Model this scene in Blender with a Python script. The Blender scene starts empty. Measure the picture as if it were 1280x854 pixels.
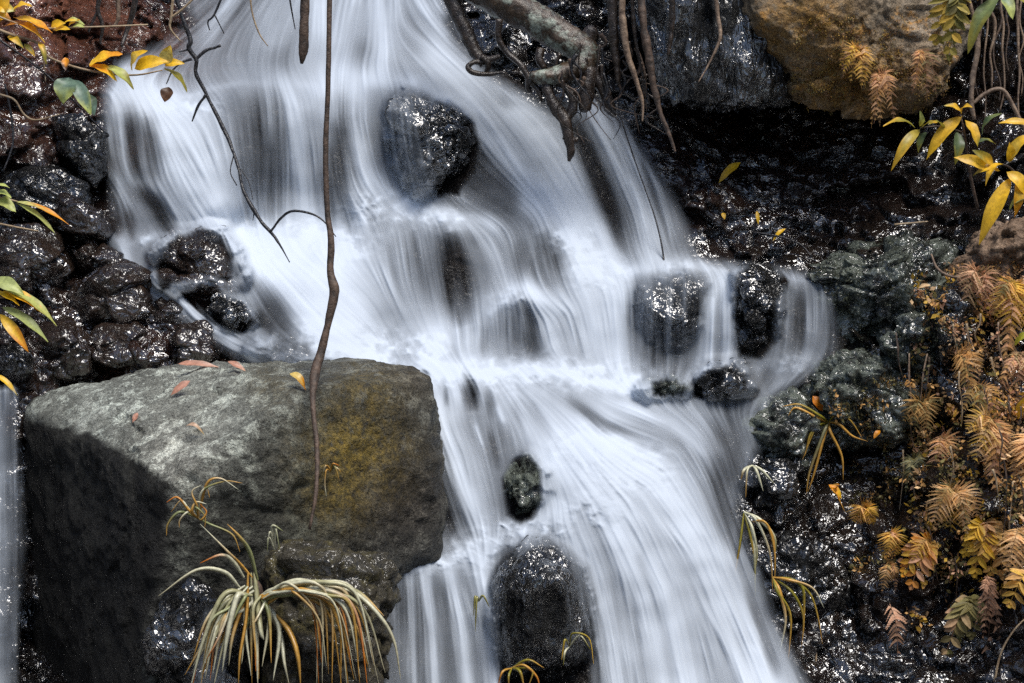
import bpy, bmesh, math, random
import numpy as np
from mathutils import Vector
from mathutils.bvhtree import BVHTree

random.seed(7)
RNG = np.random.default_rng(7)
SC = bpy.context.scene
COL = SC.collection

# ------------------------------------------------------------------ camera
CAM = np.array([0.0, -9.0, 1.2])
PITCH = math.radians(-7.0)
LENS, SENSOR = 72.0, 36.0
cam_data = bpy.data.cameras.new("camera")
cam_data.lens = LENS
cam_data.sensor_width = SENSOR
cam_data.clip_start = 0.05
cam_data.clip_end = 400.0
cam = bpy.data.objects.new("camera", cam_data)
COL.objects.link(cam)
cam.location = CAM
cam.rotation_euler = (math.radians(90) + PITCH, 0, 0)
SC.camera = cam

# ------------------------------------------------------------------ sky, sun, exposure
SUN_EL, SUN_AZ = math.radians(65), math.radians(35)      # azimuth: towards the camera's right, from the front
world = bpy.data.worlds.new("World")
SC.world = world
world.use_nodes = True
wn = world.node_tree
for n in list(wn.nodes):
    wn.nodes.remove(n)
sky = wn.nodes.new("ShaderNodeTexSky")
sky.sky_type = 'NISHITA'
sky.sun_disc = False
sky.sun_elevation = SUN_EL
sky.dust_density = 1.5
sky.ozone_density = 1.0
sky.air_density = 1.0
sun_dir = Vector((math.sin(SUN_AZ) * math.cos(SUN_EL), -math.cos(SUN_AZ) * math.cos(SUN_EL), math.sin(SUN_EL)))
sky.sun_rotation = math.atan2(sun_dir.x, sun_dir.y)
bgn = wn.nodes.new("ShaderNodeBackground")
bgn.inputs["Strength"].default_value = 0.05
wo = wn.nodes.new("ShaderNodeOutputWorld")
wn.links.new(sky.outputs[0], bgn.inputs[0])
wn.links.new(bgn.outputs[0], wo.inputs[0])
sl = bpy.data.lights.new("sun", 'SUN')
sl.energy = 1.5
sl.angle = math.radians(31)
sl.color = (1.0, 0.96, 0.9)
sun = bpy.data.objects.new("sun", sl)
COL.objects.link(sun)
sun.rotation_euler = (-sun_dir).to_track_quat('-Z', 'Y').to_euler()
sun.location = (3, -6, 8)
SC.view_settings.view_transform = 'Standard'
SC.view_settings.look = 'None'
SC.view_settings.gamma = 1.0
SC.view_settings.use_curve_mapping = False
SC.view_settings.exposure = 1.6
SC.render.engine = 'CYCLES'
SC.cycles.transparent_max_bounces = 24
SC.cycles.max_bounces = 6
SC.cycles.diffuse_bounces = 3
SC.cycles.use_denoising = False

# ------------------------------------------------------------------ pixel + depth -> world
CP, SP = math.cos(PITCH), math.sin(PITCH)
FW, UP = np.array([0, CP, SP]), np.array([0, -SP, CP])
def P(px, py, Y):
    px, py, Y = np.broadcast_arrays(np.asarray(px, float), np.asarray(py, float), np.asarray(Y, float))
    xc = (px - 640) / 1280 * SENSOR / LENS
    yc = -(py - 427) / 1280 * SENSOR / LENS
    d = np.stack([xc, FW[1] + yc * UP[1], FW[2] + yc * UP[2]], -1)
    t = (Y - CAM[1]) / d[..., 1]
    return CAM + d * t[..., None]
def PV(px, py, Y):
    return Vector(P(px, py, Y))
def pixel_of(pos):
    d = np.asarray(pos) - CAM
    z = d @ FW
    return 640 + d[..., 0] / z * LENS / SENSOR * 1280, 427 - (d @ UP) / z * LENS / SENSOR * 1280
PX = 4.5 / 1280      # metres per photo pixel at Y = 0

# ------------------------------------------------------------------ numpy gradient noise
_perm = np.random.default_rng(3).permutation(256)
_perm = np.concatenate([_perm, _perm])
_g = np.random.default_rng(4).normal(size=(256, 3))
_g /= np.linalg.norm(_g, axis=1)[:, None]
def noise3(p):
    i = np.floor(p).astype(int)
    f = p - i
    u = f * f * f * (f * (f * 6 - 15) + 10)
    i = i & 255
    def g(a, b, c):
        h = _perm[_perm[_perm[(i[..., 0] + a) & 255] + ((i[..., 1] + b) & 255)] + ((i[..., 2] + c) & 255)]
        gr = _g[h]
        return gr[..., 0] * (f[..., 0] - a) + gr[..., 1] * (f[..., 1] - b) + gr[..., 2] * (f[..., 2] - c)
    def L(a, b, t): return a + (b - a) * t
    x0 = L(L(g(0, 0, 0), g(1, 0, 0), u[..., 0]), L(g(0, 1, 0), g(1, 1, 0), u[..., 0]), u[..., 1])
    x1 = L(L(g(0, 0, 1), g(1, 0, 1), u[..., 0]), L(g(0, 1, 1), g(1, 1, 1), u[..., 0]), u[..., 1])
    return L(x0, x1, u[..., 2]) * 1.5
def fbm(p, octv=5, lac=2.1, gain=0.5):
    s, a, o = 0, 1, 0
    for k in range(octv):
        s = s + a * noise3(p * lac ** k + 17.3 * k)
        a *= gain
    return s
def ridged(p, octv=4, lac=2.1, gain=0.5):
    s, a = 0, 1
    for k in range(octv):
        s = s + a * (1 - 2 * np.abs(noise3(p * lac ** k + 9.1 * k)))
        a *= gain
    return s

def worley(p, jitter=0.9):
    """distance to the nearest and second nearest cell point"""
    i = np.floor(p).astype(int)
    f1 = np.full(p.shape[:-1], 9.0); f2 = f1.copy()
    rnd = (np.random.default_rng(12).random((256, 3)) - 0.5) * jitter + 0.5
    for a in (-1, 0, 1):
        for b in (-1, 0, 1):
            for c in (-1, 0, 1):
                q = i + np.array([a, b, c])
                k = q & 255
                h = _perm[_perm[_perm[k[..., 0]] + k[..., 1]] + k[..., 2]]
                d = np.linalg.norm(q + rnd[h] - p, axis=-1)
                f2 = np.minimum(f2, np.maximum(f1, d)); f1 = np.minimum(f1, d)
    return f1, f2

def facets(p, tilt=0.5):
    """broken rock: every cell has its own height and tilt; returns height (cell units) and crack distance"""
    i = np.floor(p).astype(int)
    f1 = np.full(p.shape[:-1], 9.0); f2 = f1.copy()
    rg = np.random.default_rng(21)
    rnd = rg.random((256, 3)) * .9 + .05
    hh, tt = rg.random(256), rg.normal(size=(256, 3)) * tilt
    out = np.zeros(p.shape[:-1])
    for a in (-1, 0, 1):
        for b in (-1, 0, 1):
            for c in (-1, 0, 1):
                q = i + np.array([a, b, c]); k = q & 255
                h = _perm[_perm[_perm[k[..., 0]] + k[..., 1]] + k[..., 2]]
                dv = p - q - rnd[h]
                d = np.abs(dv).sum(-1) * .35 + np.linalg.norm(dv, axis=-1) * .65
                m = d < f1
                f2 = np.where(m, f1, np.minimum(f2, d))
                out = np.where(m, hh[h] + (dv * tt[h]).sum(-1), out)
                f1 = np.where(m, d, f1)
    return out, f2 - f1

# ------------------------------------------------------------------ depth field of the stream bed
CTRL = """
-300 -250 2.2;200 -250 3.2;450 -250 3.4;650 -250 2.8;900 -250 2.4;1300 -250 1.6;1580 -250 .9
-300 -600 4.5;300 -600 5.5;900 -600 5;1580 -600 3.5
-300 0 .9;0 0 1.3;100 0 1.5;200 20 1.7;300 0 1.95;450 0 2.1;550 0 1.95;650 0 1.75;800 0 1.6
60 100 1.1;140 100 1.25;220 95 1.5;300 95 1.5;400 95 1.55;480 90 1.5;600 90 1.5;700 120 1.45
300 112 1.25;400 112 1.3;350 110 1.26;300 285 1.1;400 285 1.1;430 285 1.05;300 310 .9;400 315 .85
160 115 1.2;230 180 1.05;270 260 .9;320 330 .78;150 240 1.0;200 300 .85;60 200 .95;0 200 .9;-300 200 .3
60 300 .7;0 330 .55;140 350 .6;200 420 .4;60 430 .3;0 480 .2;300 440 .35;400 440 .3;-300 480 -.3
450 250 1.05;520 260 1.1;520 90 1.45;530 200 1.2;600 270 1.0;700 260 1.05;640 250 1.05
480 320 .8;480 420 .55;560 290 .85;560 400 .65;640 355 .75;650 370 .62;650 450 .5
720 340 .75;740 460 .5;780 330 .85;800 345 .75;800 470 .5;700 200 1.25;770 250 1.1;820 200 1.2;850 310 .95
870 335 .8;950 335 .8;1020 345 .75;860 350 .66;950 350 .66;860 460 .52;950 460 .5;1020 445 .5
620 470 .4;720 480 .38;800 490 .38;900 495 .35;560 480 .3;560 520 .12;580 680 -.25;690 560 .02;720 600 -.1;760 560 0;830 550 .08;900 560 .1
800 700 -.3;850 850 -.5;960 850 -.45;930 700 -.15;920 600 .05;650 600 -.1;650 690 -.3;540 700 -.32;500 705 -.35;500 725 -.42;560 850 -.6;700 850 -.6
900 240 1.15;1000 240 1.15;1100 240 1.1;1200 230 1.0;900 150 1.6;1000 160 1.6;1100 165 1.5;1000 60 2.0;900 320 .95;1050 310 .95;1150 305 .88
1050 350 .7;1100 340 .7;1200 310 .6;1280 280 .4;1100 420 .5;1050 470 .42;1000 490 .35;1000 540 .2;950 540 .22;1100 520 .25;1200 450 .15;1280 400 -.05
1000 620 .05;1060 650 .1;1150 650 -.1;1250 650 -.3;1000 760 -.2;1080 760 -.2;1200 800 -.45;1280 850 -.6;1060 854 -.4;1580 400 -.8;1580 854 -1.6;1580 0 .4;1280 100 .9;1200 100 1.3
0 854 0;100 700 .1;0 600 .1;250 854 -.5;350 854 -.6;420 854 -.6;400 700 -.3;300 600 .1;-300 854 -.8
-300 1100 -1.8;200 1100 -1.4;600 1100 -1.5;900 1100 -1.4;1300 1100 -1.8;1580 1100 -2.6
"""
ctrl = np.array([[float(v) for v in t.split()] for line in CTRL.strip().splitlines() for t in line.split(";") if t.strip()])
def _phi(a, b):
    return np.sqrt(((a[:, None, :] - b[None, :, :]) ** 2).sum(-1) + 64.0)
_K = _phi(ctrl[:, :2], ctrl[:, :2])
_n = len(ctrl)
_A = np.zeros((_n + 1, _n + 1)); _A[:_n, :_n] = _K - np.eye(_n) * 3.0; _A[:_n, _n] = 1; _A[_n, :_n] = 1
_w = np.linalg.solve(_A, np.append(ctrl[:, 2], 0))
def depth(px, py):
    q = np.stack([np.ravel(px), np.ravel(py)], -1).astype(float)
    out = np.empty(len(q))
    for s in range(0, len(q), 40000):
        out[s:s + 40000] = _phi(q[s:s + 40000], ctrl[:, :2]) @ _w[:_n] + _w[_n]
    return out.reshape(np.shape(px))
def D(px, py):
    return float(depth(np.array([px]), np.array([py]))[0])

# ------------------------------------------------------------------ mesh and object helpers
def link(name, me, mat=None, parent=None):
    o = bpy.data.objects.new(name, me)
    COL.objects.link(o)
    if mat is not None:
        me.materials.append(mat)
    if parent is not None:
        o.parent = parent
    return o
def mesh_from(name, verts, faces, smooth=True):
    me = bpy.data.meshes.new(name)
    me.from_pydata([tuple(v) for v in verts], [], [tuple(f) for f in faces])
    if smooth:
        me.polygons.foreach_set("use_smooth", np.ones(len(me.polygons), bool))
    me.update()
    return me
def grid_mesh(name, V, smooth=True):
    ny, nx = V.shape[:2]
    idx = np.arange(nx * ny).reshape(ny, nx)
    q = np.stack([idx[:-1, :-1], idx[1:, :-1], idx[1:, 1:], idx[:-1, 1:]], -1).reshape(-1, 4)
    me = bpy.data.meshes.new(name)
    me.vertices.add(nx * ny)
    me.vertices.foreach_set("co", V.reshape(-1).astype(np.float32))
    me.loops.add(q.size)
    me.loops.foreach_set("vertex_index", q.reshape(-1).astype(np.int32))
    me.polygons.add(len(q))
    me.polygons.foreach_set("loop_start", np.arange(0, q.size, 4, dtype=np.int32))
    me.polygons.foreach_set("use_smooth", np.ones(len(q), bool))
    me.update(calc_edges=True)
    me.validate()
    return me
def fattr(me, name, vals):
    a = me.attributes.new(name, 'FLOAT', 'POINT')
    a.data.foreach_set("value", np.asarray(vals, np.float32).ravel())
def cattr(me, name, rgb):
    rgb = np.asarray(rgb, np.float32).reshape(-1, 3)
    a = me.attributes.new(name, 'FLOAT_COLOR', 'POINT')
    a.data.foreach_set("color", np.concatenate([rgb, np.ones((len(rgb), 1), np.float32)], 1).ravel())
def tag(o, label, cat, group=None):
    o["label"] = label
    o["category"] = cat
    if group:
        o["group"] = group
    return o
def structure(o):
    o["kind"] = "structure"
    return o
def empty(name, loc):
    o = bpy.data.objects.new(name, None)
    COL.objects.link(o)
    o.location = loc
    o.empty_display_size = 0.05
    return o
def recentre(o, loc):
    """put the object's origin at loc without moving its mesh"""
    me = o.data
    co = np.empty(len(me.vertices) * 3, np.float32)
    me.vertices.foreach_get("co", co)
    co = (co.reshape(-1, 3) - np.array(loc, np.float32)).ravel()
    me.vertices.foreach_set("co", co)
    o.location = loc
    me.update()

# ------------------------------------------------------------------ materials
class NT:
    def __init__(self, name):
        self.m = bpy.data.materials.new(name)
        self.m.use_nodes = True
        self.t = self.m.node_tree
        for n in list(self.t.nodes):
            self.t.nodes.remove(n)
        self.out = self.n("ShaderNodeOutputMaterial")
    def n(self, typ, **kw):
        nd = self.t.nodes.new(typ)
        for k, v in kw.items():
            if k in nd.inputs:
                self.set(nd, k, v)
            else:
                setattr(nd, k, v)
        return nd
    def set(self, nd, k, v):
        if isinstance(v, bpy.types.NodeSocket):
            self.t.links.new(v, nd.inputs[k])
        else:
            nd.inputs[k].default_value = v
    def coord(self, which="Object"):
        return self.n("ShaderNodeTexCoord").outputs[which]
    def noise(self, scale, detail=6, rough=0.55, vec=None, dist=0.0):
        nd = self.n("ShaderNodeTexNoise")
        nd.inputs["Scale"].default_value = scale
        nd.inputs["Detail"].default_value = detail
        nd.inputs["Roughness"].default_value = rough
        nd.inputs["Distortion"].default_value = dist
        if vec is not None:
            self.t.links.new(vec, nd.inputs["Vector"])
        return nd.outputs["Fac"]
    def mapping(self, vec, scale=(1, 1, 1), rot=(0, 0, 0)):
        nd = self.n("ShaderNodeMapping")
        nd.inputs["Scale"].default_value = scale
        nd.inputs["Rotation"].default_value = rot
        self.t.links.new(vec, nd.inputs["Vector"])
        return nd.outputs[0]
    def ramp(self, fac, stops):
        nd = self.n("ShaderNodeValToRGB")
        cr = nd.color_ramp
        while len(cr.elements) < len(stops):
            cr.elements.new(0.5)
        for e, (p, c) in zip(cr.elements, stops):
            e.position = p
            e.color = (*c, 1) if len(c) == 3 else c
        self.t.links.new(fac, nd.inputs["Fac"])
        return nd.outputs["Color"]
    def mrange(self, v, a, b, c, d):
        nd = self.n("ShaderNodeMapRange")
        self.set(nd, "Value", v)
        for k, x in zip(("From Min", "From Max", "To Min", "To Max"), (a, b, c, d)):
            nd.inputs[k].default_value = x
        return nd.outputs[0]
    def mix(self, fac, a, b, mode='MIX'):
        nd = self.n("ShaderNodeMix", data_type='RGBA', blend_type=mode)
        for s, v in ((nd.inputs[0], fac), (nd.inputs[6], a), (nd.inputs[7], b)):
            if isinstance(v, bpy.types.NodeSocket):
                self.t.links.new(v, s)
            elif isinstance(v, (int, float)):
                s.default_value = v
            else:
                s.default_value = (*v, 1)
        return nd.outputs[2]
    def math(self, op, a, b=0.0, clamp=False):
        nd = self.n("ShaderNodeMath", operation=op, use_clamp=clamp)
        for i, v in enumerate((a, b)):
            if isinstance(v, bpy.types.NodeSocket):
                self.t.links.new(v, nd.inputs[i])
            else:
                nd.inputs[i].default_value = v
        return nd.outputs[0]
    def attr(self, name, out="Fac"):
        nd = self.n("ShaderNodeAttribute")
        nd.attribute_name = name
        return nd.outputs[out]
    def bump(self, h, strength, dist, normal=None):
        nd = self.n("ShaderNodeBump")
        nd.inputs["Strength"].default_value = strength
        nd.inputs["Distance"].default_value = dist
        self.t.links.new(h, nd.inputs["Height"])
        if normal is not None:
            self.t.links.new(normal, nd.inputs["Normal"])
        return nd.outputs[0]
    def finish(self, shader):
        self.t.links.new(shader, self.out.inputs["Surface"])
        return self.m

def rock_mat(name, dark, mid, light, lichen=None, lichen_amt=0.5, rough=(0.15, 0.45), bump=1.0, scale=1.0, tint=False, striate=None, spec=0.5, patch=None, wet=0.0):
    k = NT(name)
    v = k.coord()
    if striate:
        vs = k.mapping(v, striate)
    else:
        vs = v
    big = k.noise(2.2 * scale, 5, 0.6, vs)
    fine = k.noise(22 * scale, 8, 0.65, vs)
    grain = k.noise(95 * scale, 4, 0.7, v)
    c = k.ramp(k.math('ADD', k.math('MULTIPLY', big, 0.55), k.math('MULTIPLY', fine, 0.45)), [(0.36, dark), (0.52, mid), (0.68, light)])
    if lichen is not None:
        ln = k.noise(8.5 * scale, 10, 0.78, v)
        lm = k.mrange(ln, 0.62 - lichen_amt * 0.28, 0.72 - lichen_amt * 0.28, 0, 1)
        c = k.mix(lm, c, lichen)
    if tint:
        c = k.mix(1.0, c, k.attr("tint", "Color"), 'MULTIPLY')
    if patch is not None:
        pm = k.math('MULTIPLY', k.attr("patch"), k.mrange(k.noise(26, 8, 0.75, v), 0.34, 0.52, 0, 1), True)
        pc = k.ramp(k.noise(40, 6, 0.7, v), [(0.3, patch[0]), (0.7, patch[1])])
        c = k.mix(pm, c, pc)
    sp = k.mrange(grain, 0.3, 0.7, 0.4, 1.6)
    spn = k.n("ShaderNodeCombineColor")
    for i in range(3):
        k.t.links.new(sp, spn.inputs[i])
    c = k.mix(1.0, c, spn.outputs[0], 'MULTIPLY')
    rn = k.mrange(k.noise(9 * scale, 5, 0.6, v), 0.35, 0.68, rough[0], rough[1])
    vor = k.n("ShaderNodeTexVoronoi", feature='F1')
    vor.inputs["Scale"].default_value = 34 * scale
    k.t.links.new(vs, vor.inputs["Vector"])
    h = k.math('ADD', k.math('MULTIPLY', fine, 0.9), k.math('MULTIPLY', vor.outputs["Distance"], 0.3))
    midb = k.noise(48 * scale, 5, 0.7, vs)
    h = k.math('ADD', h, k.math('MULTIPLY', midb, 0.5))
    b1 = k.bump(h, min(1, 0.8 * bump), 0.035 * bump)
    b2 = k.bump(grain, min(1, 0.8 * bump), 0.012 * bump, b1)
    bs = k.n("ShaderNodeBsdfPrincipled")
    k.set(bs, "Base Color", c); k.set(bs, "Roughness", rn); k.set(bs, "Normal", b2)
    bs.inputs["Specular IOR Level"].default_value = spec
    if wet:
        bs.inputs["Specular IOR Level"].default_value = .15
        cb = k.bump(k.noise(13 * scale, 2, 0.5, vs, 1.5), 1.0, 0.03)
        cb = k.bump(k.noise(50 * scale, 1, 0.5, vs, .6), 1.0, 0.0036, cb)
        k.set(bs, "Coat Normal", cb)
        wm = k.mrange(k.noise(5.0 * scale, 5, 0.65, v), 0.42, 0.58, 0.06 * wet, wet)
        k.set(bs, "Coat Weight", k.math("MULTIPLY", wm, k.math("SUBTRACT", 1.0, k.attr("dry"))))
        bs.inputs["Coat Roughness"].default_value = 0.04
        bs.inputs["Coat IOR"].default_value = 2.2
    return k.finish(bs.outputs[0])

M_BED = rock_mat("wet_bed_rock", (0.004, 0.003, 0.0026), (0.013, 0.01, 0.0085), (0.032, 0.025, 0.021), rough=(0.1, 0.42), bump=1.25, tint=True, spec=0.6, wet=1.0)
M_DARK = rock_mat("wet_basalt", (0.004, 0.004, 0.004), (0.012, 0.0115, 0.011), (0.028, 0.027, 0.026), rough=(0.1, 0.4), bump=1.1, spec=0.6, wet=1.0)
M_BROWN = rock_mat("wet_brown_stone", (0.009, 0.0055, 0.004), (0.03, 0.0185, 0.013), (0.072, 0.046, 0.033), rough=(0.1, 0.4), bump=1.1, spec=0.6, wet=1.0)
M_MOSSY = rock_mat("mossy_wet_stone", (0.01, 0.011, 0.009), (0.028, 0.031, 0.026), (0.06, 0.066, 0.056), lichen=(0.17, 0.19, 0.155), lichen_amt=0.62, rough=(0.15, 0.5), bump=1.2, spec=0.55, wet=0.6)
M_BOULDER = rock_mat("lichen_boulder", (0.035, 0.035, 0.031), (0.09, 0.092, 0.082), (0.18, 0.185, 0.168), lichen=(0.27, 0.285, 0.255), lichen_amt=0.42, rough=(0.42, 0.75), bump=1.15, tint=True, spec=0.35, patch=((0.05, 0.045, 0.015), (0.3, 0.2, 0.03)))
M_OVER = rock_mat("ochre_mossy_rock", (0.07, 0.056, 0.04), (0.2, 0.165, 0.12), (0.38, 0.32, 0.25), lichen=(0.46, 0.22, 0.045), lichen_amt=0.25, rough=(0.5, 0.85), bump=1.0, spec=0.3, patch=((0.22, 0.1, 0.015), (0.42, 0.24, 0.06)))
M_SHINY = rock_mat("striated_wet_rock", (0.008, 0.008, 0.008), (0.022, 0.022, 0.022), (0.05, 0.05, 0.048), rough=(0.1, 0.32), bump=1.4, striate=(1.6, 1.6, 0.45), spec=0.75, wet=1.0)
M_DULL = rock_mat("dull_brown_rock", (0.028, 0.025, 0.018), (0.07, 0.062, 0.045), (0.125, 0.11, 0.08), lichen=(0.1, 0.085, 0.035), lichen_amt=0.4, rough=(0.35, 0.7), bump=1.1, spec=0.4, wet=0.25)
M_TAN = rock_mat("tan_stone", (0.1, 0.06, 0.035), (0.22, 0.15, 0.1), (0.36, 0.27, 0.2), rough=(0.5, 0.8), bump=0.8, spec=0.3)

def bark_mat(name, dark, light, lichen=None, rough=0.45, scale=1.0):
    k = NT(name)
    v = k.coord()
    a = k.noise(28 * scale, 7, 0.65, v)
    c = k.ramp(a, [(0.35, dark), (0.68, light)])
    if lichen is not None:
        c = k.mix(k.mrange(k.noise(9, 8, 0.7, v), 0.5, 0.6, 0, 1), c, lichen)
    b = k.bump(a, 0.8, 0.012)
    bs = k.n("ShaderNodeBsdfPrincipled")
    k.set(bs, "Base Color", c); k.set(bs, "Normal", b)
    bs.inputs["Roughness"].default_value = rough
    return k.finish(bs.outputs[0])
M_BARK = bark_mat("stem_bark", (0.03, 0.02, 0.014), (0.12, 0.075, 0.05), rough=0.6)
M_TWIG = bark_mat("wet_twig", (0.008, 0.008, 0.01), (0.03, 0.027, 0.028), rough=0.3)
M_ROOT = bark_mat("pale_root", (0.09, 0.055, 0.035), (0.3, 0.21, 0.14), rough=0.6)
M_ROOTDARK = bark_mat("wet_dark_root", (0.01, 0.007, 0.005), (0.05, 0.034, 0.024), rough=0.22)
M_LOG = bark_mat("lichen_log", (0.014, 0.01, 0.006), (0.08, 0.05, 0.028), lichen=(0.24, 0.27, 0.22), rough=0.3)
M_STRAW = bark_mat("straw_stem", (0.2, 0.13, 0.07), (0.42, 0.32, 0.2), rough=0.6)

def leaf_mat(name, rough=0.42, trans=0.35):
    k = NT(name)
    c = k.attr("leafcol", "Color")
    n = k.mrange(k.noise(60, 5, 0.6, k.coord()), 0.3, 0.7, 0.72, 1.2)
    cc = k.n("ShaderNodeCombineColor")
    for i in range(3):
        k.t.links.new(n, cc.inputs[i])
    c = k.mix(1.0, c, cc.outputs[0], 'MULTIPLY')
    bs = k.n("ShaderNodeBsdfPrincipled")
    k.set(bs, "Base Color", c)
    bs.inputs["Roughness"].default_value = rough
    tr = k.n("ShaderNodeBsdfTranslucent")
    k.set(tr, "Color", c)
    mx = k.n("ShaderNodeMixShader")
    mx.inputs[0].default_value = trans
    k.t.links.new(bs.outputs[0], mx.inputs[1]); k.t.links.new(tr.outputs[0], mx.inputs[2])
    return k.finish(mx.outputs[0])
M_LEAF = leaf_mat("leaf_blade")
M_GRASS = leaf_mat("grass_blade", rough=0.28, trans=0.2)
M_FERN = leaf_mat("fern_frond", rough=0.6, trans=0.42)

def water_mat():
    k = NT("silky_water")
    a = k.attr("alpha")
    df = k.n("ShaderNodeBsdfDiffuse")
    df.inputs["Color"].default_value = (0.665, 0.735, 0.83, 1)
    tl = k.n("ShaderNodeBsdfTranslucent")
    tl.inputs["Color"].default_value = (0.665, 0.735, 0.83, 1)
    m1 = k.n("ShaderNodeMixShader"); m1.inputs[0].default_value = 0.3
    k.t.links.new(df.outputs[0], m1.inputs[1]); k.t.links.new(tl.outputs[0], m1.inputs[2])
    tp = k.n("ShaderNodeBsdfTransparent")
    mx = k.n("ShaderNodeMixShader")
    k.t.links.new(a, mx.inputs[0])
    k.t.links.new(tp.outputs[0], mx.inputs[1]); k.t.links.new(m1.outputs[0], mx.inputs[2])
    return k.finish(mx.outputs[0])
M_WATER = water_mat()

# ------------------------------------------------------------------ the stream bed and banks
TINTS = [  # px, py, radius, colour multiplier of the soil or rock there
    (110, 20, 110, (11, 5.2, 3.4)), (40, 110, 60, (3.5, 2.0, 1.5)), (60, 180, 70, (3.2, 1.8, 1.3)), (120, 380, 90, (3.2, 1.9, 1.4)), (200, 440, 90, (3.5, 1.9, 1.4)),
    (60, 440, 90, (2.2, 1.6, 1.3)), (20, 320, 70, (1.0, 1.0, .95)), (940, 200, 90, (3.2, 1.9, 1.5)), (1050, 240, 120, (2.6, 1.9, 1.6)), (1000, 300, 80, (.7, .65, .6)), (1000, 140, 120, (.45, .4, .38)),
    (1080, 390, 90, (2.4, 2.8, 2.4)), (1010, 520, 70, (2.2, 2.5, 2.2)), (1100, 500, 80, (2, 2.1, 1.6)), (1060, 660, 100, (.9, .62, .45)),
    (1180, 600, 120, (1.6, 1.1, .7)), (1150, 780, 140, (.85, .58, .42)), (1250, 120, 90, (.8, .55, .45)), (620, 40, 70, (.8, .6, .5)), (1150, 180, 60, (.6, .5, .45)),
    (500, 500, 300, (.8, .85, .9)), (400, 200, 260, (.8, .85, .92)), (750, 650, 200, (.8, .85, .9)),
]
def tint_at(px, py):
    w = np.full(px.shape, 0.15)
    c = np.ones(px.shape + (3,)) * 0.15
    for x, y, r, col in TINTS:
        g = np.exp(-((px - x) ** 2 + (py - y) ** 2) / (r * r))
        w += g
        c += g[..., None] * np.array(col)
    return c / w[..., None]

def build_bed():
    xs = np.concatenate([np.arange(-420, -20, 12), np.arange(-20, 1304, 3.2), np.arange(1304, 1700, 12)])
    ys = np.concatenate([np.arange(-560, -20, 14), np.arange(-20, 880, 3.2), np.arange(880, 1120, 12)])
    px, py = np.meshgrid(xs, ys)
    Y = depth(px, py)
    base = P(px, py, Y)
    # rough weight: calmer under the main water, knobbly on the banks
    wet = np.clip(water_mask(px, py), 0, 1)
    warp = base + 0.05 * np.stack([fbm(base * 5 + 3, 3), fbm(base * 5 + 40, 3), fbm(base * 5 + 80, 3)], -1)
    a1, e1 = facets(warp * np.array([2.6, 2.2, 3.6]), .7)
    a2, e2 = facets(warp * np.array([6.5, 6.0, 9.0]) + 7, .6)
    a3, e3 = facets(warp * np.array([17, 15, 21]) + 3, .6)
    n1 = ridged(base * 1.8 + 3.1, 3) * 0.04
    n2 = fbm(base * 9.0 + 11, 3, gain=0.5) * 0.010
    h = n1 + n2 + a1 * .13 + a2 * .055 + a3 * .012 - .035 * np.exp(-e1 * 9) - .02 * np.exp(-e2 * 9) - .16
    h = h * (1 - 0.72 * wet)
    V = P(px, py, Y - h)
    me = grid_mesh("stream_bed", V)
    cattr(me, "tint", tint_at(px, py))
    fattr(me, "dry", np.clip(1.1 * np.exp(-((px - 110) ** 2 + (py - 15) ** 2) / 85 ** 2) + .8 * np.exp(-((px - 1180) ** 2 + (py - 660) ** 2) / 130 ** 2) + .97 * np.clip(wet * 1.5 - .3, 0, 1), 0, .97))
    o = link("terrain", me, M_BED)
    structure(o)
    return o

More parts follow.
